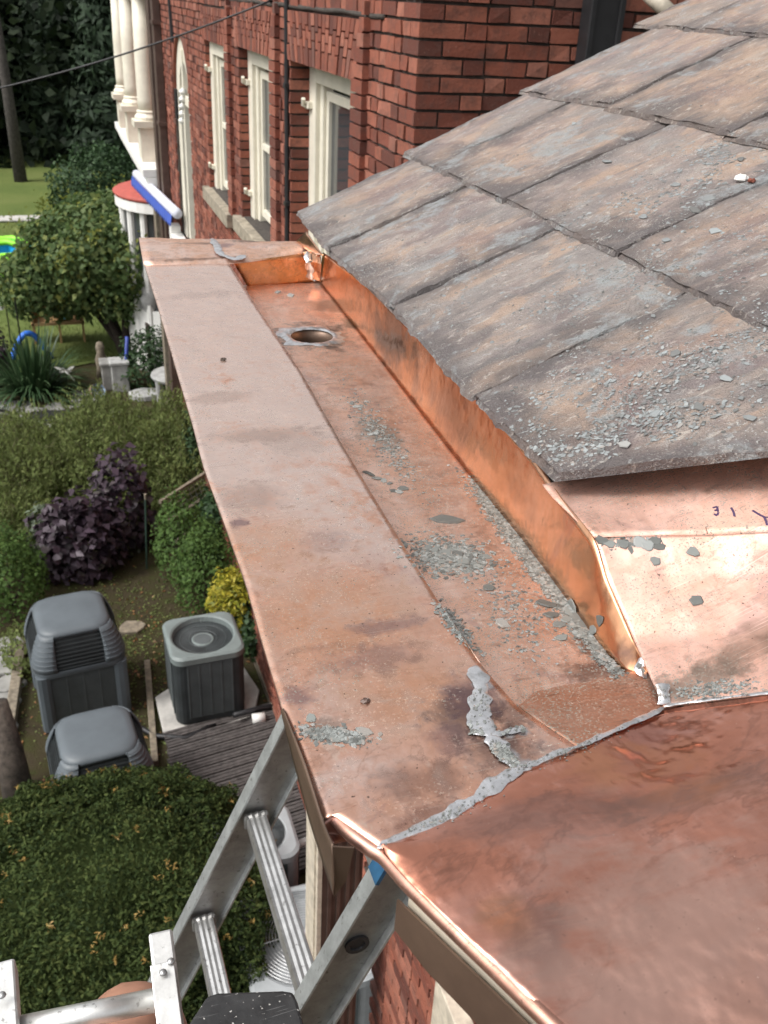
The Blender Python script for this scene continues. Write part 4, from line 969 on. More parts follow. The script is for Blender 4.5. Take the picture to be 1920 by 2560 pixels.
# projecting jamb beside each window on the near side, and splayed brick lintels
jam = MB()
for wi, (a, b, zt, zb) in enumerate(WINS[:3]):
    z = max(zb, 4.2)
    while z < zt + .62:
        jam.box(XW-.055, XW+.12, a-.22+random.uniform(-.004, .004), a-.012+(.0 if z < zt else -.0) - (.15*(z-zt)/.3 if z > zt else 0), z+.006, z+CR-.006); z += CR
    n = 22 if wi == 0 else 20
    for i in range(n):
        u0, u1 = i/n, (i+.86)/n
        for s, (h0, h1) in enumerate(((0, .095), (.105, .195), (.205, .30)) if i % 2 else ((0, .145), (.155, .225), (.235, .30))):
            def yy(u, h): e = .15*h/.3; return (a-.01-e) + u*((b-a)+.02+2*e)
            o_ = -.03 - random.uniform(0, .008)
            vs = [(XW+o_, yy(u0, h0), zt+h0), (XW+o_, yy(u1, h0), zt+h0), (XW+o_, yy(u1, h1), zt+h1), (XW+o_, yy(u0, h1), zt+h1)]
            vs += [(XW+.05, y, z_) for _, y, z_ in vs]
            mb = MB(); mb.add(vs, [(0,1,2,3)[::-1], (4,5,6,7), (0,1,5,4), (1,2,6,5), (2,3,7,6), (3,0,4,7)])
            if wi == 0 and s < 1 and i % 1 == 0: mb.build('brick', M['brick'], fw)
            else: jam.add(mb.v, mb.f)
# curved head over the arched window: a ring of headers
a, b, zt, zb = WINS[3]; cy = (a+b)/2; rr = (b-a)/2
tag(jam.build('lintel_brickwork', M['brick'], fw), kind='stuff')
# belt of rough flashing above the lintels
mb = MB(); pts = []
for i in range(90):
    y = 5.0 + i*.115; pts.append((XW-.012+random.uniform(-.004, .004), y, 6.905 + .012*mnoise.noise(Vector((y*2, 0, 0)))))
mb.tube(pts, [.014+.012*abs(mnoise.noise(Vector((p[1]*1.4, 3, 0)))) for p in pts], 6); mb.build('old_flashing', M['mortar'], fw, smooth=True)
def window(i, a, b, zt, zb, sill):
    xf = XW + DEP[i] - .004
    f = MB()
    f.box(xf, xf+.10, b-.17, b, zb, zt); f.box(xf, xf+.10, a, a+.12, zb, zt); f.box(xf+.002, xf+.10, a+.12, b-.17, zt-.13, zt)
    f.box(xf+.035, xf+.11, b-.25, b-.17, zb, zt-.13); f.box(xf+.035, xf+.11, a+.12, a+.20, zb, zt-.13)
    w = f.build('window', M['cream'], house, bevel=.008)
    s = MB(); z0, z1 = zb+.05, zt-.17
    s.box(xf+.06, xf+.10, b-.31, b-.252, z0, z1); s.box(xf+.06, xf+.10, a+.202, a+.26, z0, z1); s.box(xf+.06, xf+.10, a+.26, b-.31, z1-.06, z1); s.box(xf+.06, xf+.10, a+.26, b-.31, z0, z0+.07); s.box(xf+.055, xf+.10, a+.26, b-.31, (z0+z1)/2-.02, (z0+z1)/2+.03)
    s.build('sash', M['cream'], w, bevel=.004)
    g = MB(); g.box(xf+.085, xf+.092, a+.25, b-.30, z0, z1); g.build('pane', M['glass'], w)
    h = MB()
    for zz in (zt-.28, zb+.22):
        h.tube([(xf-.01, b-.02, zz-.02), (xf-.05, b-.03, zz), (xf-.055, b-.055, zz+.04)], .016, 6); h.box(xf-.03, xf, b-.10, b-.01, zz-.02, zz+.02)
    h.build('shutter_hook', M['cream'], w)
    if sill:
        s2 = MB(); s2.box(XW-.09, xf+.10, a-.08, b+.10, zb-.14, zb-.005); s2.build('sill', M['stone'], w, bevel=.008)
    return w
for i, (a, b, zt, zb) in enumerate(WINS[:3]): window(i, a, b, zt, zb, True)
def archwin(a, b, zt, zb):
    cy = (a+b)/2; r = (b-a)/2; zs = zt - r*.95; xf = XW+.03
    def outline(k, x): 
        pts = [(x, a+k, zb)] + [(x, cy - (r-k)*math.cos(t), zs + (r-k)*math.sin(t)) for t in np.linspace(0, math.pi, 18)] + [(x, b-k, zb)]; return pts
    mb = MB(); o1, o2 = outline(0, xf), outline(.30, xf); o3 = outline(.30, xf+.1); n = len(o1)
    mb.v = o1+o2+o3; 
    for i in range(n-1): mb.f += [(i, i+1, n+i+1, n+i), (n+i, n+i+1, 2*n+i+1, 2*n+i)]
    w = mb.build('window', M['cream'], house, smooth=False)
    g = MB(); g.v = outline(.29, xf+.09); g.f = [tuple(range(n))]; g.build('pane', M['glass'], w)
    m2 = MB(); m2.box(xf-.02, xf+.09, cy-.05, cy+.05, zb, zs+r*.78); m2.box(xf-.01, xf+.09, a+.2, b-.2, zs-.06, zs+.06); m2.build('mullion', M['cream'], w, bevel=.006)
    sc = MB()
    for k in range(5): sc.lathe((xf-.03, cy-.10+.05*k, zs+.1-.09*k), [(.0, -.05), (.045, -.02), (.05, .01), (.0, .05)], 8)
    sc.build('scroll_ornament', M['white'], w, smooth=True)
    # brick spandrels fill the square opening above the springing
    sp = MB()
    for t0, t1 in zip(np.linspace(0, math.pi, 19)[:-1], np.linspace(0, math.pi, 19)[1:]):
        y0, y1 = cy-r*math.cos(t0), cy-r*math.cos(t1); h0, h1 = zs+r*math.sin(t0), zs+r*math.sin(t1)
        sp.add([(XW-.012, y0, h0), (XW-.012, y1, h1), (XW-.012, y1, zt+.02), (XW-.012, y0, zt+.02), (XW+.1, y0, h0), (XW+.1, y1, h1), (XW+.1, y1, zt+.02), (XW+.1, y0, zt+.02)], [(3,2,1,0), (0,1,5,4), (2,3,7,6)])
    tag(sp.build('spandrel', M['brick'], fw), kind='stuff')
    s2 = MB(); s2.box(XW-.16, xf+.12, a-.10, b+.22, zb-.12, zb); s2.box(XW-.16, XW-.02, b+.0, b+.22, zb, zb+.1); s2.build('sill', M['white'], w, bevel=.008)
archwin(*WINS[3])
# conduit, downspout, wall bits
def onwall_tube(name, y, z0, z1, r, mat, label=None):
    mb = MB(); mb.tube([(XW-.035, y, z0), (XW-.035, y, z1)], r, 8); return mb
mb = onwall_tube('conduit', 7.06, 2.5, 7.45, .018, M['black']); 
for z in (4.8, 5.6, 6.4): mb.box(XW-.055, XW-.012, 7.03, 7.09, z, z+.03)
solo(mb, 'conduit', M['black'], 'black conduit running down the brick wall between two windows', 'conduit')
ds = thing('downspout', (XW-.07, 15.0, 0), 'dark brown downspout at the far corner of the brick wall', 'downspout')
mb = MB(); mb.box(XW-.13, XW-.02, 14.78, 15.02, 1.5, 7.4); mb.box(XW-.16, XW, 15.06, 15.36, .5, 7.4); mb.build('pipe', M['brownpaint'], ds, bevel=.01)
mb = MB()
for z in (3.9, 5.2, 6.5): mb.box(XW-.14, XW-.005, 14.76, 15.04, z, z+.05)
mb.build('strap', M['brownpaint'], ds)
mb = MB(); mb.bar((XW-.02, 13.65, 6.86), (XW-.02, 13.55, 6.35), .05, .10); mb.box(XW-.03, XW, 13.52, 13.66, 5.45, 5.8)
mb.build('iron_strap', M['black'], house)
# upper right: black pipe on the short wall, pale pipe end
p0, p1 = aty(1292,-40,YC-.07), aty(1292,150,YC-.07)
mb = MB(); mb.box(2.46, 2.60, YC-.11, YC-.02, 6.3, 7.5); mb.box(2.44, 2.47, YC-.12, YC-.02, 6.3, 7.5); mb.box(2.59, 2.62, YC-.12, YC-.02, 6.3, 7.5)
solo(mb, 'black_downspout', M['black'], 'black square downspout on the brick wall above the roof edge', 'downspout', bevel=.006)
mb = MB(); a_ = aty(1385,-30,4.2); b_ = aty(1452,34,4.05); mb.tube([a_, b_], .035, 10); mb.tube([b_, b_ + (b_-a_)*.12], .040, 10)
solo(mb, 'pale_pipe', M['cream_dirty'], 'pale weathered pipe end above the top slates', 'pipe', smooth=True)

# ------------------------------------------------------------------ porch with columns at the far corner
pch = thing('column_porch', (1.6, 18, 0), 'cream porch with three round columns past the far brick corner', 'porch')
Zc, Zl = H_CAM-1.9, H_CAM-2.5
for (yc, xc) in ((16.35, 1.53), (18.45, 1.50), (20.4, 1.50)):
    r = .155
    mb = MB(); mb.lathe((xc, yc, Zc), [(r*1.0, .14), (r*1.02, .3), (r, .9), (r*.88, 1.72)], 20); col_ = mb.build('column', M['cream'], pch, smooth=True)
    mb = MB(); mb.lathe((xc, yc, Zc), [(r*1.38, .0), (r*1.42, .05), (r*1.25, .08), (r*1.15, .1), (r*1.2, .13), (r*1.02, .15)], 20); mb.box(xc-.25, xc+.25, yc-.25, yc+.25, Zc-.09, Zc); mb.build('base', M['cream'], col_, smooth=False)
    mb = MB(); mb.lathe((xc, yc, Zc+1.7), [(r*.9, 0), (r*1.05, .03), (r*.95, .05), (r*1.2, .12), (r*1.3, .15)], 20); mb.box(xc-.22, xc+.22, yc-.22, yc+.22, Zc+1.85, Zc+1.9); mb.build('capital', M['cream'], col_)
    mb = MB(); mb.box(xc-.17, xc+.20, yc-.18, yc+.18, Zl, Zc-.09); mb.build('pedestal', M['cream'], pch, bevel=.01)
mb = MB(); mb.box(1.30, 4, 15.45, 21.2, Zl-.12, Zl); mb.box(1.36, 4, 15.45, 21.1, Zl-.26, Zl-.122); mb.build('ledge', M['white'], pch, bevel=.01)
mb = MB(); mb.box(1.25, 4, 15.45, 21.2, Zc+1.9, Zc+2.4); mb.build('entablature', M['cream'], pch)
mb = MB(); mb.box(1.75, 4, 15.45, 21.0, Zl, Zc+1.9); mb.build('back_wall', M['brick'], pch)
mb = MB(); mb.box(1.70, 4, 15.45, 21.0, 0, Zl-.262); mb.build('lower_wall', M['brownpaint'], pch)
mb = MB(); mb.box(1.45, 1.72, 15.45, 15.75, 0, Zl-.262); mb.build('corner_board', M['timber'], pch)
# rolled awning
A0, A1 = atz(300,375,4.28), atz(392,455,4.28)
aw = thing('rolled_awning', A1, 'white rolled awning with blue fringe under the porch ledge', 'awning')
axn = (1.16, 20.9, 4.30); axf = (1.27, 15.9, 4.30)
A0 = atz(295,376,4.22); A1 = atz(383,462,4.22)
mb = MB(); mb.tube([A0, A1], .07, 14); mb.build('roll', M['lav'], aw, smooth=True)
mb = MB(); n = 22
for i in range(n):
    t0, t1 = i/n, (i+.92)/n; p = A0+(A1-A0)*t0; q = A0+(A1-A0)*t1
    d_ = np.array([-.07, 0, -.03]); dn = np.array([-.09, 0, -.14])
    mb.add([p+d_, q+d_, q+dn, (p+q)/2+dn+np.array([0, 0, -.05]), p+dn], [(0, 1, 2, 3, 4)])
mb.build('fringe', M['blue'], aw, thick=.01)
# round bay with red roof
bay = thing('round_bay', (1.95, 19.6, 0), 'white round bay window with a flat red roof beyond the tree', 'bay window')
c = (2.0, 19.55, 0); zr = 3.45
mb = MB(); mb.lathe((c[0], c[1], zr), [(.93, -.05), (.95, 0), (.90, .03), (.5, .16), (.1, .22)], 36, sy=1.25); mb.build('roof', M['redroof'], bay, smooth=True)
mb = MB(); mb.lathe((c[0], c[1], 0), [(.80, zr-.28), (.92, zr-.24), (.92, zr-.052)], 36, sy=1.25, cap=False); mb.build('cornice', M['white'], bay)
mb = MB(); mb.lathe((c[0], c[1], 0), [(.78, .0), (.78, zr-.26)], 36, sy=1.25); mb.build('wall', M['glass'], bay)
mb = MB()
for k in range(9):
    t = math.pi*(.55 + k*.125); x, y = c[0]+.80*math.cos(t), c[1]+1.0*math.sin(t); mb.tube([(x, y, 0), (x, y, zr-.26)], .07, 8)
mb.lathe((c[0], c[1], 0), [(.82, 0), (.82, 1.3)], 36, sy=1.25); mb.build('mullion', M['white'], bay)
# overhead cable
ca = np.array([XW-.03, 7.55, 6.93]); cb = aty(-60, 203, 8.6)
mb = MB(); pts = [ca*(1-t)+cb*t - np.array([0, 0, .10*4*t*(1-t)*.5]) for t in np.linspace(0, 1, 24)]
mb.tube(pts, .0075, 6); mb.tube([ca, ca+np.array([.0, .10, .02])], .02, 6)
solo(mb, 'overhead_cable', M['black'], 'black overhead cable sloping from the brick wall across the trees', 'cable', smooth=True)

# ------------------------------------------------------------------ porch below: wall, post, ladder
XB = 1.22
low = thing('brick_porch_wall', (XB, 2, 0), 'brick wall deep under the eave beside the ladder', 'wall')
mb = MB(); mb.box(XB, XB+.2, -.6, 3.1, 0, 5.9); bw = mb.build('wall_core', M['mortar'], low)
lb = []
for r in range(78):
    z0 = r*CR+.012; y = -.5 + (r % 2)*.11; k = r % 2
    while y < 3.0:
        L = .205 if k % 2 == 0 else .098; lb.append((y, y+L, z0, z0+CR-.012)); y += L+.012; k += 1
def ap2(b):
    q = prj((XB, (b[0]+b[1])/2, b[2])); 
    return (780 < q[0] < 1060 and 1850 < q[1] < 2260)
inn = [b for b in lb if ap2(b)]; inn.sort(key=lambda b: -b[2])
for b in inn[:200]:
    mb = MB(); mb.box(XB-.014+random.uniform(-.004, .003), XB+.05, b[0], b[1], b[2], b[3]); mb.build('brick', M['brick'], bw)
rest = MB()
sel = set(inn[:200])
for b in lb:
    if b not in sel: rest.box(XB-.012+random.uniform(-.003, .003), XB+.05, b[0], b[1], b[2], b[3])
tag(rest.build('brickwork', M['brick'], bw), kind='stuff')
lt = atx(941,2110,XB-.09)
mb = MB(); mb.box(XB-.09, XB-.016, -.5, lt[1], lt[2]-.35, lt[2]); mb.build('trim_board', M['cream_dirty'], low, bevel=.005)
# square post
YP = 3.0
e0 = aty(692,1845,YP); e1 = aty(785,1845,YP)
post = thing('porch_post', (e0[0]+.1, YP+.09, 0), 'square fluted porch post with a cream edge behind the ladder', 'post')
mb = MB(); mb.box(e0[0]+.012, e1[0], YP, YP+.2, 0, 5.9)
for k in range(4):
    x = e0[0]+.04+k*.045; mb.box(x, x+.018, YP-.012, YP+.001, 0, 5.9)
mb.build('shaft', M['brownpaint'], post)
mb = MB(); mb.box(e0[0]-.012, e0[0]+.010, YP-.004, YP+.22, 0, 5.9); mb.box(e0[0]-.02, e0[0]-.0125, YP+.03, YP+.19, 0, 5.9); mb.build('cream_board', M['cream_dirty'], post)
# ladder
RU = np.array([.245, 1.36, H_CAM-1.47]); stepv = np.array([.116, -.012, .282])
lad = thing('extension_ladder', (RU - stepv*4), 'aluminium extension ladder with ribbed rungs leaning up under the eave', 'ladder')
wv = np.array([.012, -.415, .0]); wv_n = wv/np.linalg.norm(wv); sdir = stepv/np.linalg.norm(stepv)
nrm = np.cross(sdir, wv_n); nrm /= np.linalg.norm(nrm)
if nrm[0] > 0: nrm = -nrm                    # towards the climber (left)
def rail(base, inner):
    mb = MB(); a, b = base - stepv*16.5, base + stepv*2.35
    hw, tk = .038, .004
    mb.bar(a, b, tk, hw*2, up=nrm)           # web, stands along nrm
    return mb
def flanges(base, par):
    a, b = base - stepv*16.5, base + stepv*2.35
    for s in (-1, 1): o_ = nrm*.040*s; MB().bar(a+o_, b+o_, .032, .005, up=nrm).build('flange', M['alu_flange'], par, bevel=.001)
def fixbar(mb): return mb
ra = rail(RU - wv_n*.012, -wv_n*1.0 if False else wv_n*(-1)); flanges(RU - wv_n*.012, ra.build('rail', M['alu_dull'], lad, bevel=.001))
rb = rail(RU + wv + wv_n*.012, wv_n); flanges(RU + wv + wv_n*.012, rb.build('rail', M['alu_dull'], lad, bevel=.001))
for k in range(-15, 3):
    c0 = RU + stepv*k; c1 = c0 + wv
    mb = MB(); t = nrm; 
    prof = []
    for q in range(8): prof.append((-.019 + .038*q/7, .0165 + (.0016 if q % 2 else 0)))
    prof = [(-.021, .010)] + prof + [(.021, .010), (.021, -.010), (.014, -.0165), (-.014, -.0165), (-.021, -.010)]
    upv = np.array([0, 0, 1.]) - wv_n*wv_n[2]; upv /= np.linalg.norm(upv); sx = np.cross(wv_n, upv)
    mb.rings([[p + sx*a_ + upv*b_ for a_, b_ in prof] for p in (c0, c1)])
    rg = mb.build('rung', M['alu'], lad)
    for p in (c0 + wv_n*.004, c1 - wv_n*.004):
        mb = MB(); mb.rings([[p + wv_n*d + sx*a_*g + upv*b_*g for a_, b_ in prof] for d, g in ((-.006, 1.18), (0, 1.22), (.006, 1.12))])
        mb.build('collar', M['alu_dull'], rg)
mb = MB(); q0 = atx(858,1942,RU[0]+wv[0]+stepv[0]*.75)
bp = RU + wv + wv_n*.012 + stepv*.80
mb.bar(bp + stepv*.24 + nrm*.040, bp + stepv*.40 + nrm*.040, .034, .0065, up=nrm); mb.build('paint_mark', M['bluepaint'], lad)
mb = MB(); hp = RU + wv + wv_n*.0145 + stepv*.55
mb.rings([[hp + wv_n*d + sdir*r_*math.cos(t) + nrm*r_*math.sin(t) for t in np.linspace(0, 6.283, 16, endpoint=False)] for d, r_ in ((.0, .020), (.004, .020), (.004, .013), (.001, .012))]); mb.build('rung_hole', M['black'], lad)

# ladder standoff near the climber
zs = H_CAM-.95
st_ = thing('ladder_standoff', atz(360,2150,zs), 'bright riveted aluminium standoff frame at the bottom left', 'ladder standoff')
def cbar(mb, a, b, w, h): mb.bar(a, b, w, h); return mb
b0_, b1_ = atz(347,2022,zs), atz(375,2260,zs-.03)
mb = MB(); mb.bar(b0_, b1_, .0265, .03); mb.build('upright', M['alu_white'], st_, bevel=.003)
mb = MB(); mb.bar(atz(350,2080,zs+.0165), atz(372,2260,zs-.0135), .0255, .003); mb.build('plate', M['alu_white'], st_, bevel=.001)
mb = MB(); mb.tube([atz(40,2222,zs-.02), atz(348,2158,zs-.02)], .0125, 12); mb.build('cross_tube', M['alu_white'], st_, smooth=True)
mb = MB(); mb.bar(atz(4,2090,zs), atz(16,2300,zs-.02), .03, .03); mb.build('upright', M['alu_white'], st_, bevel=.003)
mb = MB(); mb.bar(atz(20,2098,zs-.012), atz(30,2300,zs-.03), .004, .02); mb.build('bracket', M['cream_dirty'], st_)
for x, y in ((369,2077),(352,2101),(4,2150)):
    p = atz(x, y, zs+.0185); mb = MB(); mb.lathe(p, [(.0045, 0), (.004, .0015), (.0015, .003)], 10); mb.build('rivet', M['galv'], st_, smooth=True)
# black plate
zq = H_CAM-.80
q = [atz(398,2225,zq), atz(447,2150,zq), atz(470,2143,zq), atz(610,2138,zq), atz(633,2141,zq), atz(642,2160,zq), atz(665,2240,zq), atz(560,2330,zq), atz(400,2330,zq)]
mb = MB(); mb.rings([[p - np.array([0, 0, .012]) for p in q], q]); 
solo(mb, 'plastic_tray', M['tray'], 'scuffed black plastic plate at the bottom in front of the ladder rungs', 'plastic plate', bevel=.003)
mb = MB(); mb.lathe(atz(559,2175,zq+.0005), [(.003, 0), (.0025, .001)], 8); 

# the climber's bare knee
def person():
    root = thing('person', (-.05, .12, H_CAM-1.75), 'person on a ladder with only a bare bent knee in view', 'person')
    knee = atz(262, 2192, H_CAM-1.08); knee2 = atz(318, 2165, H_CAM-1.09)
    pts = [np.array([-.12, -.42, H_CAM-.92]), np.array([-.11, -.22, H_CAM-.97]), np.array([-.07, .02, H_CAM-1.03]), knee, knee2 + np.array([0, -.01, -.03]), knee2 + np.array([-.005, -.04, -.22]), knee2 + np.array([-.02, -.09, -.44]), knee2 + np.array([-.02, -.08, -.50]), knee2 + np.array([.0, .06, -.53]), knee2 + np.array([.0, .10, -.535])]
    rad = [.085, .085, .074, .058, .052, .056, .038, .036, .034, .022]
    me = bpy.data.meshes.new('body'); me.from_pydata([tuple(p - ORG[root]) for p in pts], [(i, i+1) for i in range(len(pts)-1)], [])
    o = link('body', me, M['skin'], root)
    md = o.modifiers.new('skin', 'SKIN'); me.skin_vertices.new() if len(me.skin_vertices) == 0 else None
    for i, r in enumerate(rad): me.skin_vertices[0].data[i].radius = (r, r)
    me.skin_vertices[0].data[0].use_root = True
    sb = o.modifiers.new('sub', 'SUBSURF'); sb.levels = 2; sb.render_levels = 2; md.use_smooth_shade = True
    mb = MB(); mb.tube([pts[0] + np.array([-.01, -.04, .01]), pts[1], pts[1]*.4+pts[2]*.6], [.115, .112, .105], 16, cap=False); mb.build('shorts', M['shorts'], root, smooth=True, thick=.003)
    mb = MB(); mb.tube([pts[6] + np.array([0, 0, .03]), pts[7], pts[8], pts[9]], [.05, .052, .05, .036], 14); mb.build('shoe', M['plastic_black'], root, smooth=True)
person()

# ------------------------------------------------------------------ condenser units in the garden
def rrect(cx, cy, hx, hy, r, z, n=5):
    out = []
    for sx, sy, a0 in ((1, 1, 0), (-1, 1, 90), (-1, -1, 180), (1, -1, 270)):
        for k in range(n): a = R_(a0 + 90*k/(n-1)); out.append((cx+sx*(hx-r)+r*math.cos(a), cy+sy*(hy-r)+r*math.sin(a), z))
    return out
def fan_unit(name, label, c, hw, hd, h, zb, rot, body, lid, group, grille='down', front=True, rfan=.30, ringmat=None):
    t = thing(name, (c[0], c[1], zb), label, 'air conditioner', group); t.rotation_euler.z = R_(rot)
    ORG[t] = np.zeros(3)
    mb = MB(); mb.rings([rrect(0, 0, hw*.96, hd*.96, .10, z) for z in (.02, h-.07)]); mb.build('cabinet', M[body], t, smooth=False)
    mb = MB(); mb.rings([rrect(0, 0, hw*.93, hd*.93, .10, z) for z in (0, .03)]); mb.build('base_pan', M['acdark'], t)
    # lid with a round well
    mb = MB(); n = 40; zl = h
    out = [rrect(0, 0, hw, hd, .13, z, 10) for z in (h-.085, h-.02)] + [rrect(0, 0, hw-.025, hd-.025, .12, h, 10)]
    circ = lambda r, z: [(r*math.cos(R_(4.5+9*k)), r*math.sin(R_(4.5+9*k)), z) for k in range(n)]
    def al(ring):   # rotate ring so that angles match
        a = [math.atan2(p[1], p[0]) % (2*math.pi) for p in ring]; i = int(np.argmin(a)); return ring[i:]+ring[:i]
    out = [al(r) for r in out]
    mb.rings(out + [circ(rfan+.02, h+.004), circ(rfan, h-.006), circ(rfan*.97, h-.06)], cap=False); mb.build('lid', M[lid], t, smooth=False)
    mb = MB(); mb.rings([circ(rfan*.98, h-.06), circ(rfan*.9, h-.20), circ(rfan*.5, h-.26), circ(.05, h-.28)], cap=False); mb.build('fan_well', M['acdark'], t, smooth=True)
    mb = MB()
    if grille == 'rings':
        for r_ in np.linspace(.12, rfan*.98, 13): mb.tube([(r_*math.cos(a), r_*math.sin(a), h+.012+.03*(1-r_/rfan)) for a in np.linspace(0, 6.2832, 40)], .0034, 4, cap=False)
        for a in np.linspace(0, 6.283, 7)[:-1]: mb.tube([(.1*math.cos(a), .1*math.sin(a), h+.045), (rfan*math.cos(a), rfan*math.sin(a), h+.008)], .004, 4)
    for k in range(60 if grille == 'down' else 0):
        a = 6.283*k/60; p = lambda r, z: (r*math.cos(a), r*math.sin(a), z)
        mb.tube([p(rfan*.99, h-.012), p(rfan*.78, h-.05), p(.11, h-.072)], .0018, 3)
    for r_ in ((rfan*.75, rfan*.45) if grille == 'down' else ()): mb.tube([(r_*math.cos(a), r_*math.sin(a), h-.058) for a in np.linspace(0, 6.283, 30)], .003, 4)
    mb.build('grille', M[ringmat or 'acmid'], t)
    mb = MB(); mb.lathe((0, 0, h-.085), [(.115, 0), (.118, .02), (.10, .03), (.095, .022)], 24); hb = mb.build('fan_hub', M[lid], t, smooth=True)
    mb = MB(); mb.lathe((0, 0, h-.063), [(.092, 0), (.088, .006)], 24); mb.build('hub_cover', M['acmid' if lid == 'acgreen' else 'chrome'], hb)
    for k in range(3):
        a = 2.3 + 2.09*k; mb = MB(); u = np.array([math.cos(a), math.sin(a), 0]); w_ = np.array([-u[1], u[0], 0])
        mb.add([u*.08-w_*.05+np.array([0, 0, h-.15]), u*(rfan*.86)-w_*.13+np.array([0, 0, h-.17]), u*(rfan*.88)+w_*.08+np.array([0, 0, h-.11]), u*.08+w_*.05+np.array([0, 0, h-.11])], [(0, 1, 2, 3)]); mb.build('fan_blade', M['galv'], t, thick=.004)
    louv(t, hw, hd, .09, h-.10, .6)
    return t
def louv(t, hw, hd, z0, z1, wfrac):
    # four stamped louvre panels, each a part, with ribs
    for k in range(4):
        a = R_(90*k); hx, hy = (hw, hd) if k % 2 == 0 else (hd, hw); ca_, sa_ = math.cos(a), math.sin(a)
        tr = lambda x, y, z: (x*ca_-y*sa_, x*sa_+y*ca_, z)
        mb = MB(); w_ = hx*wfrac; y = -hy*.96-.004
        def bx(x0, x1, y0, y1, z0, z1):
            vs = [(x0,y0,z0),(x1,y0,z0),(x1,y1,z0),(x0,y1,z0),(x0,y0,z1),(x1,y0,z1),(x1,y1,z1),(x0,y1,z1)]
            mb.add([tr(*v) for v in vs], [(3,2,1,0),(4,5,6,7),(0,1,5,4),(1,2,6,5),(2,3,7,6),(3,0,4,7)])
        z = z0
        while z < z1: bx(-w_, w_, y-.006, y+.004, z, z+.010); z += .020
        for x in (-w_, -w_*.5, 0, w_*.5, w_): bx(x-.006, x+.006, y-.009, y+.003, z0-.01, z1)
        mb.build('louvre_panel', M['acmid'], t)
def dome_unit(name, label, c, hw, h, zb, rot, group):
    t = thing(name, (c[0], c[1], zb), label, 'air conditioner', group); t.rotation_euler.z = R_(rot); ORG[t] = np.zeros(3)
    zs = h*.60
    mb = MB(); mb.rings([rrect(0, 0, hw*.95, hw*.95, .12, z) for z in (.02, zs)]); mb.build('cabinet', M['acdark'], t)
    mb = MB()
    for sx in (-1, 1):
        for sy in (-1, 1):
            cx, cy = sx*(hw*.97-.06), sy*(hw*.97-.06); mb = MB(); mb.rings([rrect(cx, cy, .075, .075, .05, z, 3) for z in (0, zs)]); mb.build('corner_post', M['acgrey'], t)
    louv(t, hw*.97, hw*.97, .08, zs-.04, .74)
    n = 7
    mb = MB(); mb.rings([rrect(0, 0, hw*1.0, hw*1.0, .16, zs-.02, n), rrect(0, 0, hw*1.03, hw*1.03, .17, zs+.03, n), rrect(0, 0, hw*1.02, hw*1.02, .17, zs+.06, n)], cap=False); mb.build('shoulder', M['acgrey'], t, smooth=True)
    mb = MB(); mb.rings([rrect(0, 0, hw*.95, hw*.95, .17, zs+.05, n), rrect(0, 0, hw*.88, hw*.88, .18, zs+.20, n), rrect(0, 0, hw*.72, hw*.72, .18, h-.06, n)]); mb.build('fan_cage', M['acdark'], t)
    mb = MB()
    for k in range(9):
        f = k/8; z = zs+.07+f*(h-.08-zs-.07); s = 1.0 - .24*f**1.6
        outr = rrect(0, 0, hw*s, hw*s, .17*s, z, n); inr = rrect(0, 0, hw*(s-.05), hw*(s-.05), .16*s, z, n); o2 = rrect(0, 0, hw*(s-.01), hw*(s-.01), .17*s, z+.012, n)
        mb.rings([inr, outr, o2], cap=False)
    tag(mb.build('louvre_rings', M['acdark'], t), kind='stuff')
    mb = MB()                                 # corner shells between the four louvred openings
    for a in range(4):
        ca_, sa_ = math.cos(R_(90*a)), math.sin(R_(90*a)); rows = []
        for f in np.linspace(0, 1, 9):
            s_ = 1.03 - .25*f**1.6; z = zs+.05+f*(h-zs-.09); H = hw*s_; r = .17*s_; row = [(H, H*.50 + .10*hw*f, z)]
            row += [(H-r+r*math.cos(q), H-r+r*math.sin(q), z) for q in np.linspace(0, math.pi/2, 7)] + [(H*.50 + .10*hw*f, H, z)]
            rows.append([(x*ca_-y*sa_, x*sa_+y*ca_, z_) for x, y, z_ in row])
        b = len(mb.v); m_ = len(rows[0])
        for r_ in rows: mb.v += r_
        for u_ in range(8):
            for w_ in range(m_-1): p = b+u_*m_+w_; mb.f.append((p, p+1, p+m_+1, p+m_))
        shell = MB(); shell.v, shell.f = mb.v[b:], [tuple(i_-b for i_ in f_) for f_ in mb.f if f_[0] >= b]
        c_ = shell.build('corner_shell', M['acgrey'], t, smooth=True, thick=.012)
        rd_ = MB()
        for u_ in range(1, 8): rd_.tube([np.array(q)*[1.002, 1.002, 1] for q in rows[u_]], .0055, 5)
        tag(rd_.build('ridges', M['acgrey'], c_, smooth=True), kind='stuff')
    mb = MB(); mb.rings([rrect(0, 0, hw*.80, hw*.80, .17, h-.075, n), rrect(0, 0, hw*.79, hw*.79, .18, h-.04, n), rrect(0, 0, hw*.73, hw*.73, .18, h-.012, n), rrect(0, 0, hw*.60, hw*.60, .17, h, n), rrect(0, 0, hw*.2, hw*.2, .05, h+.006, n)]); mb.build('top_cover', M['acgrey'], t, smooth=True)
    mb = MB(); mb.box(-hw*.93, -hw*.90, -hw*.80, -hw*.62, zs+.10, zs+.16); mb.build('badge', M['acwhite'], t)
    return t
GRP = 'condenser units in the garden'
c2 = (atz(350,1375,.97)+atz(515,1375,.97))/2
fan_unit('condenser_unit', 'grey green condenser with open round fan top on a pale pad', (.97, 8.28), .385, .385, .88, .07, 2, 'acdark', 'acgreen', GRP, rfan=.325)
pad = MB(); pq = [atz(335,1505,.06), atz(355,1592,.06), atz(548,1548,.06), atz(560,1490,.06), atz(500,1400,.06)]
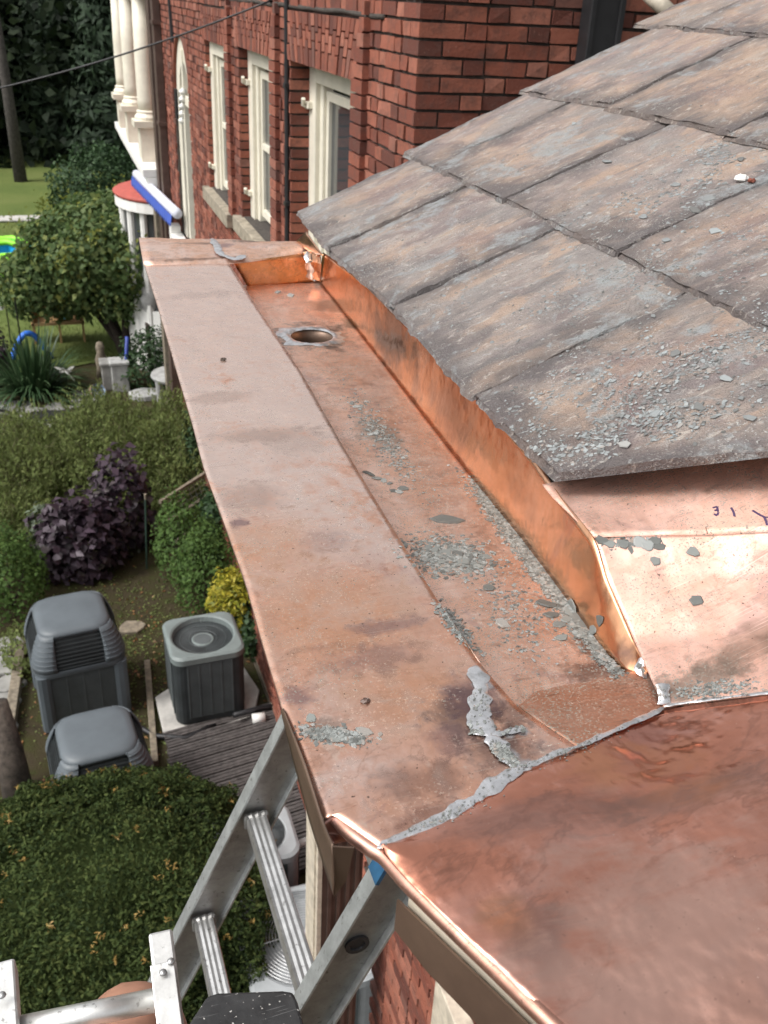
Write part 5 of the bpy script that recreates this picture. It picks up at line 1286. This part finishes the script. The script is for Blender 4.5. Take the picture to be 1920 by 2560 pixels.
pad.rings([[p - np.array([0, 0, .06]) for p in pq], pq]); solo(pad, 'concrete_pad', M['concrete'], 'pale concrete pad beneath the open fan condenser', 'pad', bevel=.01)
dome_unit('condenser_unit', 'tall grey domed condenser at the back left with louvred cap', (-.335, 8.72), .46, 1.17, .02, 7, GRP)
dome_unit('condenser_unit', 'grey domed condenser with its front hidden by the clipped yew', (-.19, 6.98), .43, .98, .02, 6, GRP)
fan_unit('condenser_unit', 'pale condenser nearest the house with wide round wire grille', (1.13, 4.42), .46, .46, .95, .0, 0, 'acwhite', 'acwhite', GRP, grille='rings', rfan=.40, ringmat='galv')
fan_unit('condenser_unit', 'pale condenser behind the ladder rung beside the dark deck', (.98, 5.50), .33, .30, .90, .0, 0, 'acwhite', 'acwhite', GRP, grille='rings', rfan=.24, ringmat='acdark')
mb = MB(); mb.tube([atz(620,1835,.6), atz(690,1805,.6), (1.9, 5.9, .6)], .035, 10); solo(mb, 'white_pipe', M['white'], 'white plastic pipe beside the pale condenser', 'pipe', smooth=True)
mb = MB(); mb.tube([atz(272,1548,.12), atz(300,1570,.06), atz(335,1590,.05), atz(400,1595,.06), (1.0, 7.85, .05)], .03, 8); solo(mb, 'line_hose', M['black'], 'black insulated hose between the condensers', 'hose', smooth=True)
mb = MB(); mb.tube([atz(505,1545,.2), atz(560,1530,.1), atz(640,1520,.06)], .03, 8); solo(mb, 'line_hose', M['black'], 'black insulated hose running right from the open fan condenser', 'hose', smooth=True)
mb = MB(); p = atz(545,1553,.10); q = atz(572,1549,.10); mb.tube([p, q], .055, 14); solo(mb, 'white_canister', M['white'], 'small white canister lying beside the concrete pad', 'canister', smooth=True)
# dark board walk
dk = thing('dark_deck', (1.2, 6.8, 0), 'dark ribbed board walk between condensers and clipped yew', 'deck')
d0 = np.array([.46, 7.86]); d1 = np.array([1.9, 8.10])
for k in range(17):
    y = 7.80 - k*.135; x0 = .46 + .012*random.uniform(-1, 1)
    mb = MB(); mb.bar((x0, y, .045), (2.4, y+.30, .045), .115, .05); mb.bar((x0, y+.03, .072), (2.4, y+.33, .072), .02, .012); mb.bar((x0, y-.02, .072), (2.4, y+.28, .072), .02, .012)
    mb.build('board', M['deck'], dk)
# stepping stone, edging timbers, post, flagstones
def stone_poly(c, rx, ry, z, t, k=9, jag=.18, rot=0):
    pts = []
    for i in range(k):
        a = 6.283*i/k; r = 1 + random.uniform(-jag, jag); x, y = rx*r*math.cos(a), ry*r*math.sin(a)
        pts.append((c[0]+x*math.cos(rot)-y*math.sin(rot), c[1]+x*math.sin(rot)+y*math.cos(rot)))
    mb = MB(); mb.rings([[(x, y, z) for x, y in pts], [(x, y, z+t*.8) for x, y in pts], [(c[0]+(x-c[0])*.95, c[1]+(y-c[1])*.95, z+t) for x, y in pts]]); return mb
c = atz(285,1356,.02); solo(stone_poly(c, .17, .13, 0, .045, 10, .12), 'stepping_stone', M['timber'], 'round tan stepping stone in the bare ground between condensers', 'stepping stone')
path = MB(); path.box(-6, .9, 16.0, 17.5, 0, .006); pth = tag(path.build('garden_path', M['soil']), kind='structure')
for (x, y, rx, ry) in ((20,880,.42,.30),(75,893,.30,.22),(130,880,.34,.22),(20,935,.36,.26),(65,925,.30,.22),(120,918,.40,.20),(-40,905,.3,.3),(165,872,.28,.18),(200,866,.22,.14),(240,900,.36,.2),(275,905,.26,.16),(185,850,.26,.16)):
    c = atz(x, y, .02); stone_poly(c, rx, ry, 0, .05, 8, .16).build('flagstone', M['flag'], pth)
pl = MB(); pl.box(-3, -.95, 7.9, 10.4, 0, .006); plh = tag(pl.build('side_path', M['soil']), kind='structure')
for (x, y, rx, ry) in ((8,1440,.2,.18),(22,1480,.18,.16),(4,1520,.2,.18),(14,1395,.2,.16),(0,1575,.2,.2)):
    c = atz(x, y, .02); stone_poly(c, rx, ry, 0, .05, 7, .16).build('flagstone', M['flag'], plh)
a_, b_ = atz(47,1395,.07), atz(18,1590,.07); mb = MB(); mb.bar(a_, b_, .11, .12); solo(mb, 'edging_timber', M['timber'], 'grey weathered edging timber left of the domed condenser', 'timber', bevel=.01)
a_, b_ = atz(318,1530,.05), atz(296,1400,.05); mb = MB(); mb.bar(atz(335,1650,.04), atz(318,1430,.04), .07, .08); solo(mb, 'edging_timber', M['timber'], 'narrow edging timber right of the domed condensers', 'timber', bevel=.008)
mb = MB(); mb.bar(atz(535,1370,.06), atz(600,1540,.06), .09, .1); solo(mb, 'edging_timber', M['timber'], 'edging timber half hidden by the copper edge', 'timber', bevel=.008)
la, lb_ = atz(42,1725,.05), atz(-12,1520,1.0)
mb = MB(); mb.tube([la, (la*.5+lb_*.5)+np.array([.02, 0, 0]), lb_], [.15, .13, .12], 10); solo(mb, 'wooden_post', M['logwood'], 'dark leaning wooden post at the left edge by the yew', 'post', smooth=True)
# fallen leaves and ground moss
def ground_leaves(name, cx, cy, rx, ry, n, mat, size, label):
    p = np.stack([cx + rng.normal(size=n)*rx, cy + rng.normal(size=n)*ry, rng.uniform(.008, .02, n)], 1)
    q = leafquads(p, np.tile([0, 0, 1.], (n, 1)) + rng.normal(size=(n, 3))*.3, size, size*.6); me = quadmesh(name, q, n); tag(link(name, me, mat), label, 'ground litter', kind='stuff')
ground_leaves('fallen_leaves', .2, 8.6, .8, 1.2, 420, M['leaf_fallen'], .045, 'scattered brown fallen leaves on bare ground by the condensers')
ground_leaves('ground_moss', .3, 9.4, .7, 1.0, 2600, M['leaf_meadow'], .035, 'thin green moss and weeds on bare ground by the condensers')
def grass(name, x0, x1, y0, y1, n, mat, h, label):
    p = np.stack([rng.uniform(x0, x1, n), rng.uniform(y0, y1, n), np.full(n, h*.4)], 1)
    nr = rng.normal(size=(n, 3)); nr[:, 2] *= .3
    q = leafquads(p, nr, h, h*.16, .1, .5, np.tile([0, 0, 2.5], (n, 1))); tag(link(name, quadmesh(name, q, n), mat), label, 'grass', kind='stuff')
M['grass'] = mk_leaf('grass_blade', [(.15, (.10, .14, .04)), (.6, (.145, .185, .05)), (.95, (.20, .215, .07))])
grass('lawn_grass', -3.5, 4.5, 19.5, 34, 16000, M['grass'], .09, 'short mown grass of the lawn')

# ------------------------------------------------------------------ planting
def bed(name, label, x, y, r, n, leaf, mat, **kw): return shrub(name, label, atz(x, y, 0), r, n, leaf, mat, **kw)
# clipped yew in the foreground
def yew():
    base = np.array([-.30, 5.12, 0]); t = thing('clipped_yew', base, 'broad clipped dark yew with yellow tips filling the lower left', 'hedge')
    n = 170000; d = dirs(n); d = d[d[:, 2] > -.25]; n = len(d)
    e = np.sign(d)*np.abs(d)**.85
    f = 1 + .07*lump(d, 3.2, 4.) + .07*lump(d, 9., 2.)
    rr = (.86 + .14*rng.uniform(0, 1, n)**.5)*f
    p = base + np.array([0, 0, .55]) + e*rr[:, None]*np.array([1.40, 1.36, 1.00])
    p[:, 2] = np.maximum(p[:, 2], .02)
    nr = d*.6 + rng.normal(size=d.shape)*.7 + np.array([0, 0, .3])
    foliage('foliage', leafquads(p, nr, .040, .016, .3), M['leaf_yew'], t, base)
    mb = MB(); ring = []
    rings = []
    for k in range(1, 9):
        a = math.pi*k/9*.72; rings.append([base + np.array([0, 0, .5]) + np.array([1.20*math.sin(a)*math.cos(u), 1.14*math.sin(a)*math.sin(u), .82*math.cos(a)]) for u in np.linspace(0, 6.283, 20, endpoint=False)])
    mb.rings(rings); mb.build('inner_twigs', M['leaf_yew'], t)
    # yellow sprays
    m2 = 120; idx = rng.choice(np.where(d[:, 2] > .15)[0], m2); ctr = base + np.array([0, 0, .55]) + e[idx]*(f[idx]*1.015)[:, None]*np.array([1.40, 1.36, 1.00])
    k = 9; pp = np.repeat(ctr, k, 0) + rng.normal(size=(m2*k, 3))*.014; nn = np.repeat(d[idx], k, 0) + rng.normal(size=(m2*k, 3))*.5
    tag(foliage('yellow_tips', leafquads(pp, nn, .032, .009, .2), M['leaf_yellow'], t, base), kind='stuff')
    mb = MB()
    for k in range(5): mb.tube([base + np.array([.1*math.cos(k), .1*math.sin(k), 0]), base + np.array([.6*math.cos(k*1.3), .6*math.sin(k*1.3), .7])], [.05, .02], 6)
    mb.build('trunk', M['bark'], t)
yew()
# meadow shrubs, fine shoots
def meadow(name, label, x, y, r, n, group):
    base = atz(x, y, 0); t = thing(name, base, label, 'shrub', group)
    c = base + np.array([0, 0, r[2]*.35]); d = dirs(n); d[:, 2] = np.abs(d[:, 2])
    f = 1 + .28*lump(d, 3., random.random()*9); rr = rng.uniform(.35, 1, n)**.5*f
    p = base + d*rr[:, None]*np.array(r) + np.array([0, 0, .05])
    nr = rng.normal(size=d.shape); nr[:, 2] = np.abs(nr[:, 2])*.6
    foliage('foliage', leafquads(p, nr, .070, .026, .2, .5, np.tile([0, 0, .9], (n, 1)) + d*.7), M['leaf_meadow'], t, base)
    m3 = n//7; d3 = dirs(m3); d3[:, 2] = np.abs(d3[:, 2]); g3 = np.repeat(rng.normal(size=(m3//14+1, 3))*.12, 14, 0)[:m3]; d3 = np.repeat(d3[::14], 14, 0)[:m3]
    p3 = base + d3*(np.linspace(.9, 1.22, 14)[np.arange(m3) % 14])[:, None]*np.array(r) + rng.normal(size=(m3, 3))*.018 + np.array([0, 0, .05])
    foliage('shoots', leafquads(p3, rng.normal(size=(m3, 3)), .06, .02, .2, .5, np.tile([0, 0, .6], (m3, 1)) + d3), M['leaf_meadow'], t, base)
    mb = MB()
    for k in range(14):
        a = random.random()*6.28; q = random.random()**.5; tp = base + np.array([r[0]*.8*q*math.cos(a), r[1]*.8*q*math.sin(a), r[2]*.8]); mb.tube([base*.6+np.array([tp[0], tp[1], 0])*.4, tp], [.008, .004], 4)
    mb.build('stem', M['bark'], t)
GM = 'loose meadow shrubs in the bed'
meadow('meadow_shrub', 'feathery olive shrub at the left of the bed below the flagstones', 50, 1060, (.95, 1.7, 1.0), 16000, GM)
meadow('meadow_shrub', 'feathery green shrub in the middle of the bed behind the purple plant', 225, 1035, (1.0, 1.8, 1.15), 19000, GM)
meadow('meadow_shrub', 'bright green feathery shrub beside the copper edge', 380, 1040, (.9, 1.7, 1.2), 17000, GM)
meadow('meadow_shrub', 'low brownish feathery shrub left of the purple plant', 40, 1180, (.65, .9, .7), 8000, GM)
bed('purple_perilla', 'large purple leaved plant in the middle of the bed', 180, 1232, (.62, .45, .78), 2000, (.12, .085), M['leaf_purple'], up=.9, cat='plant', lumpy=.35, k=2.8, zc=.5)
bed('purple_perilla', 'smaller upper clump of purple leaves beside the stake', 272, 1178, (.42, .40, 1.0), 1300, (.11, .08), M['leaf_purple'], up=.9, cat='plant', lumpy=.35, k=3., zc=.5)
bed('green_shrub', 'fresh green shrub at the left edge behind the condenser', 25, 1310, (.50, .7, .75), 4200, (.055, .033), M['leaf_green'], up=.8)
bed('green_shrub', 'small green shrub beside the thin stake', 400, 1245, (.42, .5, .8), 2600, (.055, .033), M['leaf_green'], up=.7)
bed('green_shrub', 'low rounded green shrub behind the golden shrub', 455, 1300, (.50, .5, .75), 3400, (.05, .03), M['leaf_green'], up=.8)
bed('golden_shrub', 'golden yellow shrub beside the copper edge', 512, 1385, (.36, .38, .62), 2300, (.075, .03), M['leaf_gold'], up=.5, zc=.75)
bed('silver_sage', 'silvery lobed plant left of the purple plant', 105, 1205, (.28, .3, .55), 500, (.14, .04), M['leaf_silver'], cat='plant', up=.8)
bed('edge_weeds', 'low weedy purple flowered plant beside the left path', 50, 1430, (.22, .45, .3), 900, (.05, .03), M['leaf_meadow'], cat='plant')
bed('dark_shrub', 'reddish dark shrub at the left edge behind the strap leaves', -12, 825, (.40, .5, .75), 1600, (.09, .06), M['leaf_purple'])
bed('dark_shrub', 'shadowy green shrub beside the stone bench', 335, 830, (.7, .7, .75), 2600, (.08, .05), M['leaf_bush'])
for (x, y, r, lab) in ((1.56, 13.4, (.20, .7, .8), 'dark foundation shrub at the brick wall foot behind the wire panel'), (1.57, 11.5, (.18, .6, .6), 'dark foundation shrub at the brick wall foot beside the golden shrub'), (1.60, 9.4, (.15, .7, .5), 'low dark foundation shrub at the brick wall foot right of the open fan condenser')):
    shrub('foundation_shrub', lab, (x, y, 0), r, 2600, (.07, .045), M['leaf_bush'], group='foundation shrubs along the brick wall')
# strap-leaved clump
def strap(name, label, x, y, n, L, spread, group=None):
    base = atz(x, y, 0); t = thing(name, base, label, 'plant', group); mb = MB()
    for i in range(n):
        a = random.random()*6.283; el = random.uniform(.5, 1.45); l = L*random.uniform(.6, 1.15); u = np.array([math.cos(a), math.sin(a), 0]); s = np.array([-u[1], u[0], 0]); w = .028*random.uniform(.7, 1.2)
        o = base + u*spread*random.random(); pts = []
        for k in range(6):
            f = k/5; pts.append(o + u*l*math.cos(el)*f + np.array([0, 0, 1])*(l*math.sin(el)*f - l*.75*(1.5-el if el < 1.5 else 0)*f**2.4))
        b = len(mb.v)
        for k, p in enumerate(pts):
            ww = w*(1-.85*(k/5)**2); p = p.copy(); p[2] = max(p[2], .03); mb.v += [tuple(p-s*ww), tuple(p+s*ww)]
        mb.f += [(b+2*k, b+2*k+1, b+2*k+3, b+2*k+2) for k in range(5)]
    mb.build('foliage', M['leaf_strap'], t, smooth=True)
strap('strap_leaf_plant', 'big clump of dark strap leaves beside the flagstones', 75, 850, 420, 1.35, .35)
# the round tree
def tree(name, label, base, crown_c, crown_r, n, leaf, mat, limbs, cat='tree', group=None, lumpy=.3, k=2.4, shell=.45, low=-.75, bark='bark', tr=.09, up=.35):
    base = np.array(base, float); t = thing(name, base, label, cat, group)
    p, d = blob(crown_c, crown_r, n, lumpy, k, shell, random.random()*30, low)
    if name == 'round_tree':
        for c2_, r2_, n2_ in (((-.35, 20.2, 1.55), (1.0, 1.0, .80), 5000), ((2.0, 20.6, 1.7), (1.0, 1.0, .8), 3000)):
            p2, d2 = blob(c2_, r2_, n2_, lumpy, k, shell, 3.3, low); p = np.concatenate([p, p2]); d = np.concatenate([d, d2])
    nr = d*.9 + np.array([0, 0, up]) + rng.normal(size=d.shape)*.6
    foliage('crown', leafquads(p, nr, leaf[0], leaf[1], .2), mat, t, base)
    if name == 'round_tree':
        cl = dirs(60); cl = cl[cl[:, 2] > .25][:26]; pp = np.repeat(cl, 34, 0); pp = np.array(crown_c) + pp*np.array(crown_r)*rng.uniform(.98, 1.22, (len(pp), 1)) + rng.normal(size=pp.shape)*.10
        tag(foliage('new_growth', leafquads(pp, rng.normal(size=pp.shape) + np.array([0, 0, .8]), .085, .05, .2), M['leaf_new'], t, base), kind='stuff')
    mb = MB(); cc = np.array(crown_c)
    for i in range(limbs):
        a = 6.283*i/limbs + .4; tip = cc + np.array([math.cos(a)*crown_r[0]*.55, math.sin(a)*crown_r[1]*.55, crown_r[2]*.15])
        md = base*.45 + tip*.55 + np.array([0, 0, -crown_r[2]*.05]) + rng.normal(size=3)*.06
        mb.tube([base + np.array([.06*math.cos(a), .06*math.sin(a), 0]), base*.75+md*.25 + np.array([0, 0, .12]), md, tip], [tr, tr*.8, tr*.6, tr*.2], 7)
    mb.build('trunk', M[bark], t, smooth=True); return t
tb = np.array([1.05, 19.6, 0.])
tree('round_tree', 'round leafy garden tree on several dark stems beside the gutter end', tb, (.98, 20.4, 1.93), (1.86, 1.7, 1.27), 21000, (.125, .085), M['leaf_tree'], 7, lumpy=.22, k=2.0, shell=.5, low=-.82)
shrub('round_bush', 'dark green spreading bush behind the round tree', atz(222, 450, 0), (1.75, 1.6, 1.55), 6500, (.16, .08), M['leaf_bush'], lumpy=.35, k=3., zc=.35)
# forest edge beyond the lawn
def fir(name, label, x, y, h, w, n, group):
    n = int(n*1.8); base = np.array([x, y, 0.]); t = thing(name, base, label, 'tree', group)
    f = rng.uniform(0, 1, n); a = rng.uniform(0, 6.283, n); tier = .75 + .25*np.abs(np.sin(f*h*2.2 + a*0.5)); rr = w*(1-f*.93)*tier*rng.uniform(.35, 1, n)**.5
    p = np.stack([x + rr*np.cos(a), y + rr*np.sin(a), .3 + f*h - rr*.28], 1)
    d = np.stack([np.cos(a), np.sin(a), np.full(n, .5)], 1) + rng.normal(size=(n, 3))*.4
    foliage('crown', leafquads(p, d, .46, .15, .2), M['leaf_conifer'], t, base)
    MB().tube([base, base+np.array([0, 0, h*.98])], [.22, .02], 7).build('trunk', M['bark'], t)
GF = 'trees at the far edge of the lawn'
FT = [(-6.5, 47, 9.4, 4.2, 'dark leafy tree far left outside the lawn edge'), (-3.4, 49, 10.5, 3.6, 'tall dark tree filling the far left behind the bare trunk'), (-.2, 51, 9.8, 3.8, 'dark broad tree in the middle of the wood'), (3.0, 52, 10.6, 3.6, 'dark broad tree just left of the porch columns'), (6.5, 50, 10.0, 4.0, 'dark tree behind the columned porch'), (-10.5, 50, 10, 4.5, 'dark tree at the outer left of the wood')]
for x, y, h, r, lab in FT:
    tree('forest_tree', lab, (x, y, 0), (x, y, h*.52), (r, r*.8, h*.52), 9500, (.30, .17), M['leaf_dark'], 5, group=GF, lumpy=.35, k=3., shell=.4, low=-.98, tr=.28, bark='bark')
fir('forest_fir', 'dark conifer with drooping tiers left of the columns', 2.7, 44.5, 11.5, 2.5, 5000, GF)
fir('forest_fir', 'dark conifer in the centre behind the lawn', .6, 46.5, 10.5, 2.3, 4200, GF)
bt = atz(45, 392, 0)
mb = MB(); mb.tube([bt, bt+np.array([-.05, 0, 3]), bt+np.array([-.25, .3, 9.5])], [.25, .20, .12], 9); solo(mb, 'bare_trunk', M['bark_grey'], 'grey straight tree trunk standing at the wood edge', 'tree trunk', GF, smooth=True)
# understorey: one mass
n = 22000; p = np.stack([rng.uniform(-16, 14, n), rng.uniform(43.5, 58, n), rng.uniform(0, 1, n)**1.2*6.5], 1)
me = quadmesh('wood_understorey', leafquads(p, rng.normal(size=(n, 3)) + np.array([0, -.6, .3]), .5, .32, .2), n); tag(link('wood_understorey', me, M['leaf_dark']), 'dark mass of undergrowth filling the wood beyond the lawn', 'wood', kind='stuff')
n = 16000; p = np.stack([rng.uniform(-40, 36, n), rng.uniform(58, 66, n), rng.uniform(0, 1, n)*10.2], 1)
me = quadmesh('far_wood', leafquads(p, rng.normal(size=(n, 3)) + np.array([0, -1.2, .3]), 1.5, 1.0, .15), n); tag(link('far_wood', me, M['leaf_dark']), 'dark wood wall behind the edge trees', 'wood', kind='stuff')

# ------------------------------------------------------------------ garden objects
# inflatable pool ring
pc = atz(-2, 556, .25)
pool = thing('inflatable_pool', atz(-2, 556, .0), 'blue and lime inflatable pool lying on the lawn at the left edge', 'pool')
mb = MB()
oc = lambda r, z, k=6: [(pc[0]+r*math.cos(6.283*i/k+.2), pc[1]+1.25*r*math.sin(6.283*i/k+.2), z) for i in range(k)]
mb.rings([oc(1.10, .05), oc(1.12, .42), oc(.72, .42), oc(.70, .05)], cap=False); mb.build('side', M['poolblue'], pool)
for r_, z_ in ((1.10, .46), (.72, .46), (1.12, .10)):
    q = oc(r_, z_); mb = MB(); mb.tube(q + [q[0]], .085, 8); mb.build('rim_tube', M['lime'], pool, smooth=True)
# foam noodle arch
a_ = atz(22, 790, .0); b_ = atz(112, 775, .0); pts = [a_*(1-t)+b_*t + np.array([0, 0, .62*math.sin(math.pi*t)]) for t in np.linspace(0, 1, 16)]
solo(MB().tube(pts, .06, 10), 'foam_noodle', M['bluefoam'], 'bright blue foam tube arched over behind the strap leaves', 'pool noodle', smooth=True)
a_ = atz(270, 842, .0); solo(MB().tube([a_, a_+np.array([.06, .0, .5]), a_+np.array([.13, .05, 1.05])], .035, 8), 'blue_stake', simple('navy_plastic', (.03, .06, .30), .5), 'dark blue stake leaning by the grey stone pier', 'stake', smooth=True)
# tan arched bench
bc = atz(130, 735, 0)
bn = thing('arched_bench', bc, 'tan wooden bench with arched panels under the round tree', 'bench')
mb = MB(); mb.box(bc[0]-.55, bc[0]+.55, bc[1]-.25, bc[1]+.25, .42, .48); mb.build('seat', M['tanwood'], bn)
for sx in (-.53, 0, .49):
    mb = MB(); x = bc[0]+sx
    pr = [(-.25, 0), (-.25, .8), (.25, .8), (.25, 0), (.15, 0), (.14, .2), (0, .32), (-.14, .2), (-.15, 0)]
    mb.rings([[(x, bc[1]+a, b) for a, b in pr], [(x+.04, bc[1]+a, b) for a, b in pr]]); mb.build('end_panel', M['tanwood'], bn)
mb = MB(); mb.box(bc[0]-.55, bc[0]+.55, bc[1]+.20, bc[1]+.24, .48, .95); mb.build('backrest', M['tanwood'], bn)
# toy, lantern, dragonfly, pots
tc = atz(160, 745, .0) + np.array([.0, -.2, .75])
ty = thing('garden_toy', tc, 'orange and pale blue toy hanging under the round tree', 'toy')
MB().box(tc[0]-.16, tc[0]-.02, tc[1]-.05, tc[1]+.05, tc[2]-.1, tc[2]+.28).build('body', M['paleblue'], ty, bevel=.02)
MB().box(tc[0]+.0, tc[0]+.16, tc[1]-.05, tc[1]+.05, tc[2]+.1, tc[2]+.26).build('wing', M['orange'], ty, bevel=.02)
MB().box(tc[0]-.03, tc[0]+.03, tc[1]-.06, tc[1]+.06, tc[2]+.0, tc[2]+.3).build('stripe', M['iron'], ty)
MB().lathe((tc[0]-.2, tc[1], tc[2]+.12), [(0, -.05), (.05, 0), (0, .05)], 10).build('ear', M['orange'], ty, smooth=True)
lc = atz(12, 745, 0); ln = thing('hanging_lantern', lc, 'white lantern hanging from a black shepherd hook at the left', 'lantern')
hk = [lc+np.array([.12, 0, 0]), lc+np.array([.12, 0, 1.15]), lc+np.array([.10, 0, 1.3]), lc+np.array([.03, 0, 1.36]), lc+np.array([-.02, 0, 1.25])]
MB().tube(hk, .014, 6).build('hook', M['iron'], ln)
MB().lathe(lc+np.array([-.02, 0, .80]), [(.03, .42), (.09, .34), (.10, .30), (.08, .28), (.11, .04), (.12, 0)], 12).build('lantern_body', M['white'], ln)
a_ = atz(54, 800, 0); solo(MB().tube([a_, a_+np.array([0, 0, 1.5])], .015, 6), 'iron_rod', M['iron'], 'thin black rod standing before the tan bench', 'rod')
dc = atz(143, 812, .35); dg = thing('dragonfly_ornament', dc, 'white dragonfly garden ornament beside the strap leaves', 'ornament')
MB().tube([dc+np.array([-.05, .08, .12]), dc+np.array([.0, .02, .08]), dc+np.array([.14, -.12, -.06])], [.03, .024, .012], 8).build('body', M['white'], dg, smooth=True)
for s in ((-.20, -.02, .10), (.17, .10, .05), (-.12, -.10, .02), (.12, .02, -.02)):
    v = np.array(s); w = np.cross(v, (0, -.6, 1)); w = w/np.linalg.norm(w)*.035; p = dc+np.array([0, .03, .09])
    MB().add([p, p+v*.6+w, p+v, p+v*.6-w], [(0, 1, 2, 3)]).build('wing', M['white'], dg, thick=.006)
MB().tube([dc+np.array([0, 0, .08]), np.array([dc[0], dc[1], 0])], .008, 6).build('stake', M['iron'], dg)
cp = atz(210, 845, .12); u = np.array([.25, -.75, .45]); u /= np.linalg.norm(u); s1 = np.cross(u, (0, 0, 1)); s1 /= np.linalg.norm(s1); s2 = np.cross(s1, u)
pt = thing('ceramic_pot', cp*[1, 1, 0], 'blue and white ceramic pot lying on its side', 'pot')
rr = lambda d, r: [cp + u*d + r*(s1*math.cos(t)+s2*math.sin(t)) for t in np.linspace(0, 6.283, 18, endpoint=False)]
MB().rings([rr(-.18, .08), rr(-.06, .15), rr(.06, .14), rr(.08, .145)], cap=False).build('pot_body', M['terracotta'], pt, smooth=True)
MB().rings([rr(.078, .135), rr(.0, .11), rr(-.06, .02)], cap=False).build('glazed_inside', M['ceramic'], pt, smooth=True)
for x, y, r_, m_, lab in ((208,856,.055,'white','small white stone beside the ceramic pot'),(222,853,.06,'terracotta','small tan stone beside the ceramic pot')):
    c = atz(x, y, 0); solo(MB().lathe(c, [(.02, 0), (r_, .03), (r_*.8, .07), (.01, .09)], 10), 'garden_stone', M[m_], lab, 'stone', smooth=True)
for x, y, w_, h_, lab in ((262,842,.16,.55,'pale grey stone pier nearest the blue stake'),(240,838,.15,.5,'darker grey stone pier left of the pale pier')):
    c = atz(x, y, 0); mb = MB(); mb.box(c[0]-w_, c[0]+w_, c[1]-.15, c[1]+.15, 0, h_); mb.box(c[0]-w_-.03, c[0]+w_+.03, c[1]-.18, c[1]+.18, h_, h_+.07); solo(mb, 'stone_pier', M['greystone' if x > 250 else 'flag'], lab, 'stone pier', bevel=.02)
c = atz(222, 812, 0); solo(MB().lathe(c, [(.12, 0), (.10, .2), (.12, .35), (.07, .5), (.09, .6), (.06, .7), (0.01, .72)], 12), 'owl_figure', M['timber'], 'small brown garden figure before the lawn', 'garden figure', smooth=True)
c = atz(317, 858, 0); solo(stone_poly(c, .36, .24, 0, .12, 11, .08), 'flat_stone', M['greystone'], 'flat pale grey boulder at the foot of the stone bench', 'stone', bevel=.02)
sb = atz(378, 868, 0); bn2 = thing('stone_bench', sb, 'grey stone bench partly hidden by the gutter', 'bench')
MB().lathe(sb+np.array([0, 0, .5]), [(.02, 0), (.40, .0), (.42, .05), (.40, .09), (.02, .10)], 18).build('top', M['greystone'], bn2)
for dx in (-.28, .0, .28): MB().lathe(sb+np.array([dx, -.1, 0]), [(.08, 0), (.05, .2), (.08, .5)], 8).build('leg', M['greystone'], bn2)
sc_ = atz(342, 800, 0); stt = thing('garden_statue', sc_, 'pale owl shaped statue on a dark pedestal beside the gutter edge', 'statue')
MB().box(sc_[0]-.2, sc_[0]+.2, sc_[1]-.2, sc_[1]+.2, 0, 1.05).build('pedestal', M['logwood'], stt)
MB().lathe(sc_+np.array([-.05, 0, 1.05]), [(.10, 0), (.07, .08), (.20, .3), (.24, .5), (.20, .72), (.11, .85), (.14, .95), (.10, 1.08), (.02, 1.14)], 14).build('figure', M['greystone'], stt, smooth=True)
c = atz(98, 905, .03); solo(stone_poly(c, .42, .26, .05, .05, 14, .05), 'black_mat', M['plastic_black'], 'dark oval slab lying on the flagstone path', 'slab')
hh = atz(18, 945, 0); ir = thing('curled_iron', hh, 'black curled iron handle at the left edge over the path', 'ironwork')
MB().tube([hh+np.array([.25*math.cos(t)-.1, 0, .35+.16*math.sin(t)]) for t in np.linspace(-.5, 3.6, 14)], .028, 8).build('curl', M['iron'], ir, smooth=True)
MB().tube([hh+np.array([-.3, 0, 0]), hh+np.array([-.3, 0, .4])], .028, 8).build('stem', M['iron'], ir, smooth=True)
c = atz(232, 925, 0); solo(MB().tube([c+np.array([.16*math.cos(t), 0, .28+.22*math.sin(t)]) for t in np.linspace(-1.2, 3.4, 12)], .02, 6), 'iron_hoop', M['iron'], 'small black iron hoop above the feathery shrubs', 'ironwork')
# stake and leaning wire panel
a_ = atz(317, 1228, 0); b_ = a_ + np.array([.06, .02, 1.05]); sk = thing('garden_stake', a_, 'thin dark green stake with a pale tip in the bed', 'stake')
MB().tube([a_, b_], .014, 6).build('shaft', simple('green_stake', (.03, .06, .045), .5), sk); MB().tube([b_, b_+np.array([.005, 0, .08])], .018, 6).build('tip', M['timber'], sk)
wp = thing('wire_panel', atz(410, 1150, 0), 'leaning wooden framed wire panel beside the copper edge', 'wire panel')
c1_, c2_, c3_, c4_ = atz(345,1085,.9), atz(470,1005,.9), atz(495,1090,.15), atz(380,1170,.15)
for f in (0, .5, 1):
    p, q = c1_*(1-f)+c4_*f, c2_*(1-f)+c3_*f; MB().bar(p, q, .045, .04).build('frame_rail', M['timber'], wp)
mb = MB()
for f in np.linspace(.05, .95, 12): mb.tube([c1_*(1-f)+c2_*f, c4_*(1-f)+c3_*f], .004, 4)
for f in np.linspace(.1, .9, 8): mb.tube([c1_*(1-f)+c4_*f, c2_*(1-f)+c3_*f], .004, 4)
mb.build('wire_mesh', M['galv'], wp)
